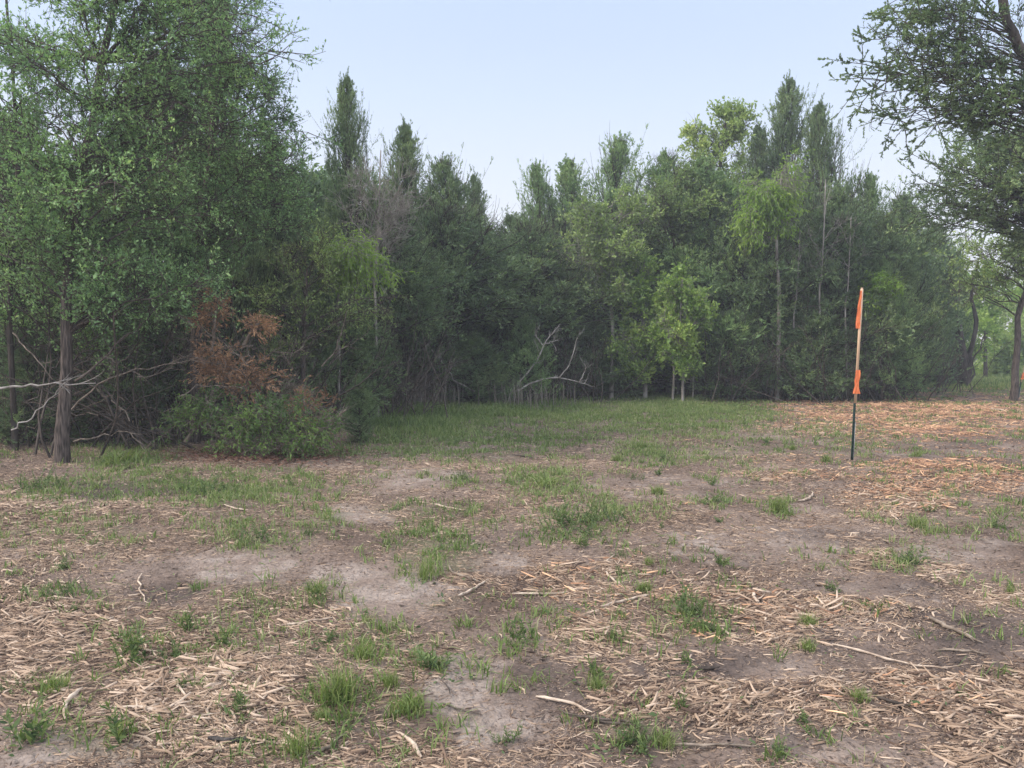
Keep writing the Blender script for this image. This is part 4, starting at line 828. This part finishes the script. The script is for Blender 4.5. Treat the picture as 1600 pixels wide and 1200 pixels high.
def ribbon(g_, path, w, rng, wv=.01):
    """a strip hanging along path (k,3) with width vectors w (k,3), gently crumpled, 1 mm thick"""
    path = np.array(path, float); w = np.array(w, float); k = len(path); m = 5
    u = np.linspace(-.5, .5, m); V = path[:, None]+w[:, None]*u[None, :, None]
    V[..., 1] += wv*np.sin(np.arange(k)[:, None]*1.1+u[None]*7)+wv*.4*rng.normal(size=(k, m)); V2 = V+np.array([0, .001, 0])
    for VV in (V, V2):
        idx = np.arange(k*m).reshape(k, m); F = np.stack([idx[:-1, :-1], idx[:-1, 1:], idx[1:, 1:], idx[1:, :-1]], -1).reshape(-1, 4)
        g_.add(VV, F, rng.uniform(size=len(F)))
def stake(px, base_y, scale_y, label, seed, lean):
    b = G(px, base_y); D = b[1]; rng = np.random.default_rng(seed)
    u = scale_y/106.0*D/FPX            # metres per reference pixel of the near stake
    r = empty('survey_stake', b, label, 'stake', 'orange flagged survey stakes')
    ax = norm(np.array([lean, 0, 1.0])); sx_ = np.array([1., 0, 0]); yv = np.array([0, 1., 0])
    h1 = 128*u; g_ = Geo()
    box(g_, ax*(h1/2-.15), sx_*.034, yv*.004, ax*(h1+.3)); box(g_, ax*(h1/2-.15)+yv*.017, sx_*.005, yv*.030, ax*(h1+.3))
    for q in range(int(h1/.055)): box(g_, ax*(.05+q*.055)-yv*.006, sx_*.012, yv*.008, ax*.018)
    g_.obj('steel_post', M['post'], r)
    g_ = Geo(); box(g_, ax*(30*u)+sx_*.0215, sx_*.006, yv*.005, ax*60*u); g_.obj('bare_edge', M['galv'], r)
    top = 268*u; lo = 90*u; ax2 = norm(np.array([lean*1.3, 0, 1.])); g_ = Geo(); c0 = ax*lo-yv*.016
    Ln = top-lo; box(g_, c0+ax2*Ln/2, sx_*.036, yv*.010, ax2*Ln)
    box(g_, c0+ax2*(Ln+.008), sx_*.026, yv*.0096, ax2*.016)
    g_.obj('wooden_lath', M['lath'], r)
    g_ = Geo(); n = 14; tt = np.linspace(0, 1, n)     # long ribbon hanging from the top, left side
    path = [c0+ax2*(Ln*(1-.015-.33*t))+sx_*(-.016-.016*math.sin(t*1.6))-yv*.012 for t in tt]
    wv_ = [sx_*(.024+.034*min(t*1.5, 1)) for t in tt]; ribbon(g_, path, wv_, rng, .006); g_.obj('ribbon', M['orange'], r)
    g_ = Geo(); path = [ax*(lo+(52-36*t)*u)+sx_*(.012-.015*t)-yv*(.028+.01*t) for t in np.linspace(0, 1, 9)]; ribbon(g_, path, [sx_*(.05+.025*math.sin(t*5)) for t in np.linspace(0, 1, 9)], rng, .008)
    g_.obj('ribbon', M['orange'], r)
    g_ = Geo(); path = [ax*(lo+(30-14*t)*u)-sx_*.0-yv*.03 for t in np.linspace(0, 1, 5)]; ribbon(g_, path, [sx_*.03]*5, rng, .004)
    for sg, w0 in ((-1, .042), (1, .036)):   # knot ends of the lower ribbon
        path = [ax*(lo+(37-22*t)*u-.0)+sx_*sg*(.003+.02*t)-yv*(.034+.012*t) for t in np.linspace(0, 1, 7)]
        path = [p-ax*u*0 for p in path]; ribbon(g_, [p-ax*14*u*0 for p in path], [sx_*(.018+w0*t) for t in np.linspace(0, 1, 7)], rng, .006)
    o = g_.obj('ribbon', M['orange'], r); o.location = -ax*0*u
    return r
stake(1331, 719, 106, 'near survey stake, pale lath with orange ribbons tied to a dark green steel post', 801, 0.028)
stake(1591, 622, 30, 'distant orange flagged stake beside the grey trunk at the right edge', 802, 0.14)

# ------------------------------------------------------------------ weeds and tufts
def weed_geo(seed, n=8, H=.22, W=.12, leaf=.045, lw=.012):
    rng = np.random.default_rng(seed); st = Geo(); lf = Geo()
    o = np.stack([rng.normal(size=n)*W*.35, rng.normal(size=n)*W*.35, np.zeros(n)-.01], 1)
    d = np.stack([.4*rng.normal(size=n), .4*rng.normal(size=n), np.ones(n)], 1)
    S = walk(o, d, H*rng.uniform(.45, 1.1, n), 6, .09, .06, rng); tubes(st, S, np.linspace(.0028, .001, 6)[None].repeat(n, 0), 4, t=.4)
    o, d, _, tt = kids(S, 26, .08, 1, .95, rng); L = leaf*rng.uniform(.5, 1.25, len(o))*(1.2-.5*tt)
    leafquads(lf, o, d+np.array([0, 0, .25]), L, lw*L/leaf, rng, np.clip(.45+.25*(tt-.4)+.2*rng.normal(size=len(o)), 0, 1), flat=.6)
    return st, lf
def tuft_geo(seed, n=150, H=.2, W=.1):
    rng = np.random.default_rng(seed); g_ = Geo(); x, y = rng.normal(size=n)*W*.4, rng.normal(size=n)*W*.4
    blades(g_, x, y, 0*x-.01, H*rng.uniform(.4, 1.1, n), np.full(n, .006), rng, .55, np.clip(.5+.25*rng.normal(size=n), 0, 1)); return g_
WP = []
for i in range(8):
    st, lf = weed_geo(901+i, n=[7, 14, 4, 18, 8, 3, 22, 6][i], W=[.12, .2, .1, .26, .16, .07, .3, .14][i], leaf=[.045, .035, .065, .028, .05, .08, .024, .04][i], lw=[.010, .010, .018, .007, .012, .016, .008, .014][i])
    WP.append((st.mesh('stems', M['weed']), lf.mesh('leaves', M['weed'])))
TP = [tuft_geo(920+i, n=[170, 120, 90][i]).mesh('blades', M['tuft']) for i in range(3)]
def weed(px, py, hpx, lab, i, group=None, wide=1.0):
    b = G(px, py); s = hpx/FPX*b[1]/.22
    r = empty('weed', b, lab, 'weed', group); st, lf = WP[(i*3+i//8) % 8]
    for nm, me in (('stem', st), ('leaves', lf)):
        o = bpy.data.objects.new(nm, me); C.objects.link(o); o.parent = r
    r.scale = (s*wide, s*wide, s); r.rotation_euler = (0, 0, px*.7)
def tuft(px, py, hpx, lab, i, group=None, wide=1.0):
    b = G(px, py); s = hpx/FPX*b[1]/.2
    o = bpy.data.objects.new('grass_tuft', TP[i % 3]); C.objects.link(o); o.location = [float(q) for q in b]; o.scale = (s*wide, s*wide, s); o.rotation_euler = (0, 0, px*.3)
    tag(o, lab, 'grass tuft', group)
for i, (px, py, h, wd, lab) in enumerate(WEEDS):
    weed(px, py, h, lab, i, 'weeds in the clearing', wd)
for i, (px, py, h, wd, lab) in enumerate(TUFTS):
    tuft(px, py, h, lab, i, 'grass tufts in the clearing', wd)
rng = np.random.default_rng(950)
for q in range(60):
    px, py = rng.uniform(0, 1600), 680+500*rng.uniform()**1.3
    if field(np.array([px]), np.array([py]), BARE)[0] > .5: continue
    (weed if q % 3 else tuft)(px, py, rng.uniform(8, 22)*(py-540)/400+6, 'tiny green sprig growing between the wood chips' if q % 3 else 'tiny grass tuft growing between the wood chips', q, 'tiny plants between the chips', rng.uniform(.9, 1.6))

# ------------------------------------------------------------------ sticks and long splinters on the ground
def stick(px1, py1, px2, py2, r, lab, mat='deadwood', bend=.05, twigs=0, seed=0, flat=1.0):
    r = r*.72
    rng = np.random.default_rng(seed+int(px1)); a = G(px1, py1); b = G(px2, py2); k = 9; u = np.linspace(0, 1, k)[:, None]
    L = np.linalg.norm(b-a); pp = a+(b-a)*u; side = norm(np.cross(b-a, [0, 0, 1.]))
    pp += side*(bend*L*np.sin(u*math.pi)+.012*L*rng.normal(size=(k, 1)))
    pp[:, 2] = height(pp[:, 0], pp[:, 1])+r*.9+.008; pp -= a; g_ = Geo()
    tubes(g_, pp[None], (r*np.array([.45, .9, 1, 1, .95, .9, .8, .65, .25]))[None], 7, ridged=.22, rng=rng)
    if twigs:
        o, d, _, _ = kids(pp[None], twigs, .3, 1, .6, rng); d[:, 2] = np.abs(d[:, 2])*.3; T = walk(o, d, L*.25*rng.uniform(.5, 1, len(o)), 4, .1, 0, rng)
        tubes(g_, T, np.linspace(r*.5, r*.2, 4)[None].repeat(len(T), 0), 5)
    o = g_.obj('stick', M[mat], None, True); o.location = [float(q) for q in a]; tag(o, lab, 'stick', 'loose sticks and splinters')
M['split'] = bark_mat('split_pale_wood', (0.30, 0.22, 0.16), (0.58, 0.47, 0.36), 25, .6, .4)
M['charred'] = bark_mat('dark_wet_stick', (0.015, 0.013, 0.012), (0.10, 0.088, 0.08), 40, .6, 1)
for s in [
  (325, 1160, 428, 1164, .016, 'dark blackish stick lying at the bottom left', 'charred', .02, 0), (222, 898, 234, 948, .007, 'single pale upright looking stick on the dark bare patch', 'split', .05, 0),
  (838, 1092, 925, 1118, .011, 'pale peeled branch at the bottom centre right of the sandy patch', 'split', -.08, 2), (900, 1125, 1000, 1135, .008, 'dark curved twig below the pale peeled branch', 'twig', -.05, 2),
  (690, 1103, 755, 1122, .006, 'short dark twig on the bare sandy patch', 'twig', .04, 0), (683, 1062, 702, 1092, .005, 'thin dark twig at the left side of the sandy patch', 'twig', -.1, 0),
  (1452, 968, 1535, 1010, .016, 'thick knotty grey stick on dark soil at right', 'deadwood', .03, 1), (1462, 1020, 1545, 1026, .009, 'straight grey stick below the knotty one at right', 'deadwood', -.02, 0),
  (1170, 925, 1188, 950, .016, 'short fat pale stick on the pink chips', 'split', .0, 0), (940, 952, 1018, 932, .012, 'long pale splinter right of the orange chip heap', 'split', -.05, 0),
  (800, 930, 915, 928, .009, 'long orange splinter at the left of the orange chip heap', 'split', .03, 1), (915, 900, 965, 868, .008, 'splinter standing out of the orange chip heap', 'split', .0, 0),
  (940, 890, 985, 925, .010, 'thick splinter crossing the orange chip heap', 'split', .05, 0), (1370, 1093, 1428, 1108, .009, 'dark sliver of bark in the bottom right chips', 'barkd', .03, 0),
  (1050, 1165, 1185, 1172, .008, 'thin grey stick at the bottom edge', 'deadwood', .03, 2), (715, 935, 765, 908, .012, 'pale grey stick beside the sandy strip at the centre', 'split', .02, 0),
  (700, 885, 750, 912, .010, 'bent stick left of the orange chips', 'deadwood', .12, 0), (1245, 785, 1268, 770, .016, 'short pale stick on soil left of the stake', 'split', .1, 0),
  (680, 790, 725, 800, .014, 'orange brown stick on the far soil at the centre', 'split', .05, 0), (800, 712, 835, 718, .014, 'dark curved stick at the edge of the far grass', 'twig', -.1, 1),
(1090, 1050, 1125, 1046, .014, 'dark lump of bark on soil at lower right', 'barkd', .05, 0), (660, 1190, 625, 1150, .013, 'pale forked stick at the bottom edge left of centre', 'split', .03, 1),
  (130, 1080, 100, 1130, .014, 'pale thick splinter in the lower left chips', 'split', .06, 1), (15, 980, 90, 948, .009, 'long pale splinter slanting at the left edge', 'split', .03, 1),
  (265, 1045, 300, 1100, .010, 'pale flat splinter in the middle of the lower left chips', 'split', .05, 0), (870, 1110, 1010, 1140, .006, 'thin curved twig at the bottom centre', 'twig', .06, 3),
  (440, 980, 520, 968, .008, 'pale stick on the chips left of centre', 'split', .03, 0), (350, 790, 395, 800, .010, 'pale stick behind the bare patch at left', 'split', .05, 0),
  (1140, 940, 1185, 928, .006, 'thin pale splinter above the short fat stick', 'split', .03, 0), (1300, 1010, 1480, 1048, .008, 'long thin splinter trailing across the lower right chips', 'split', .03, 2),
  (180, 1110, 330, 1130, .012, 'bundle like pale splinter across the bottom left', 'split', -.05, 1), (480, 1190, 540, 1150, .010, 'grey splinter by the bottom grass tuft', 'deadwood', .04, 0),
  (10, 700, 80, 690, .016, 'grey stick on the ground left of the grey trunk', 'deadwood', .05, 1), (1225, 640, 1280, 650, .022, 'pale stick on the red chips at the foot of the right wood', 'deadwood', .05, 1),
  (95, 668, 115, 692, .010, 'whitish chip leaning at the trunk foot', 'split', .0, 0), (900, 612, 960, 618, .03, 'grey stick at the grass edge left of the saplings', 'deadwood', .04, 2),
  (1480, 600, 1440, 607, .03, 'grey root lying left of the gnarled trunk', 'deadwood', .05, 1), (1545, 640, 1575, 644, .03, 'pale slab on the red chips by the right trunk', 'split', .0, 0)]:
    stick(*s[:5], s[5], s[6], s[7], s[8])

# ------------------------------------------------------------------ haze volume added to lift dark tones like lens veil
def haze():
    g_ = Geo(); box(g_, (0, 45, 12), (160, 0, 0), (0, 130, 0), (0, 0, 27))
    m = bpy.data.materials.new('thin_haze'); m.use_nodes = True; t = m.node_tree; t.nodes.clear()
    o_ = t.nodes.new('ShaderNodeOutputMaterial'); v = t.nodes.new('ShaderNodeVolumePrincipled')
    v.inputs['Color'].default_value = (0.90, 0.94, 1.0, 1); v.inputs['Density'].default_value = 0.0026; v.inputs['Anisotropy'].default_value = 0.2
    t.links.new(v.outputs[0], o_.inputs['Volume'])
    o = g_.obj('haze', m); tag(o, 'thin pale haze added to veil and lift the distant dark tones', 'haze', kind='stuff')
haze()
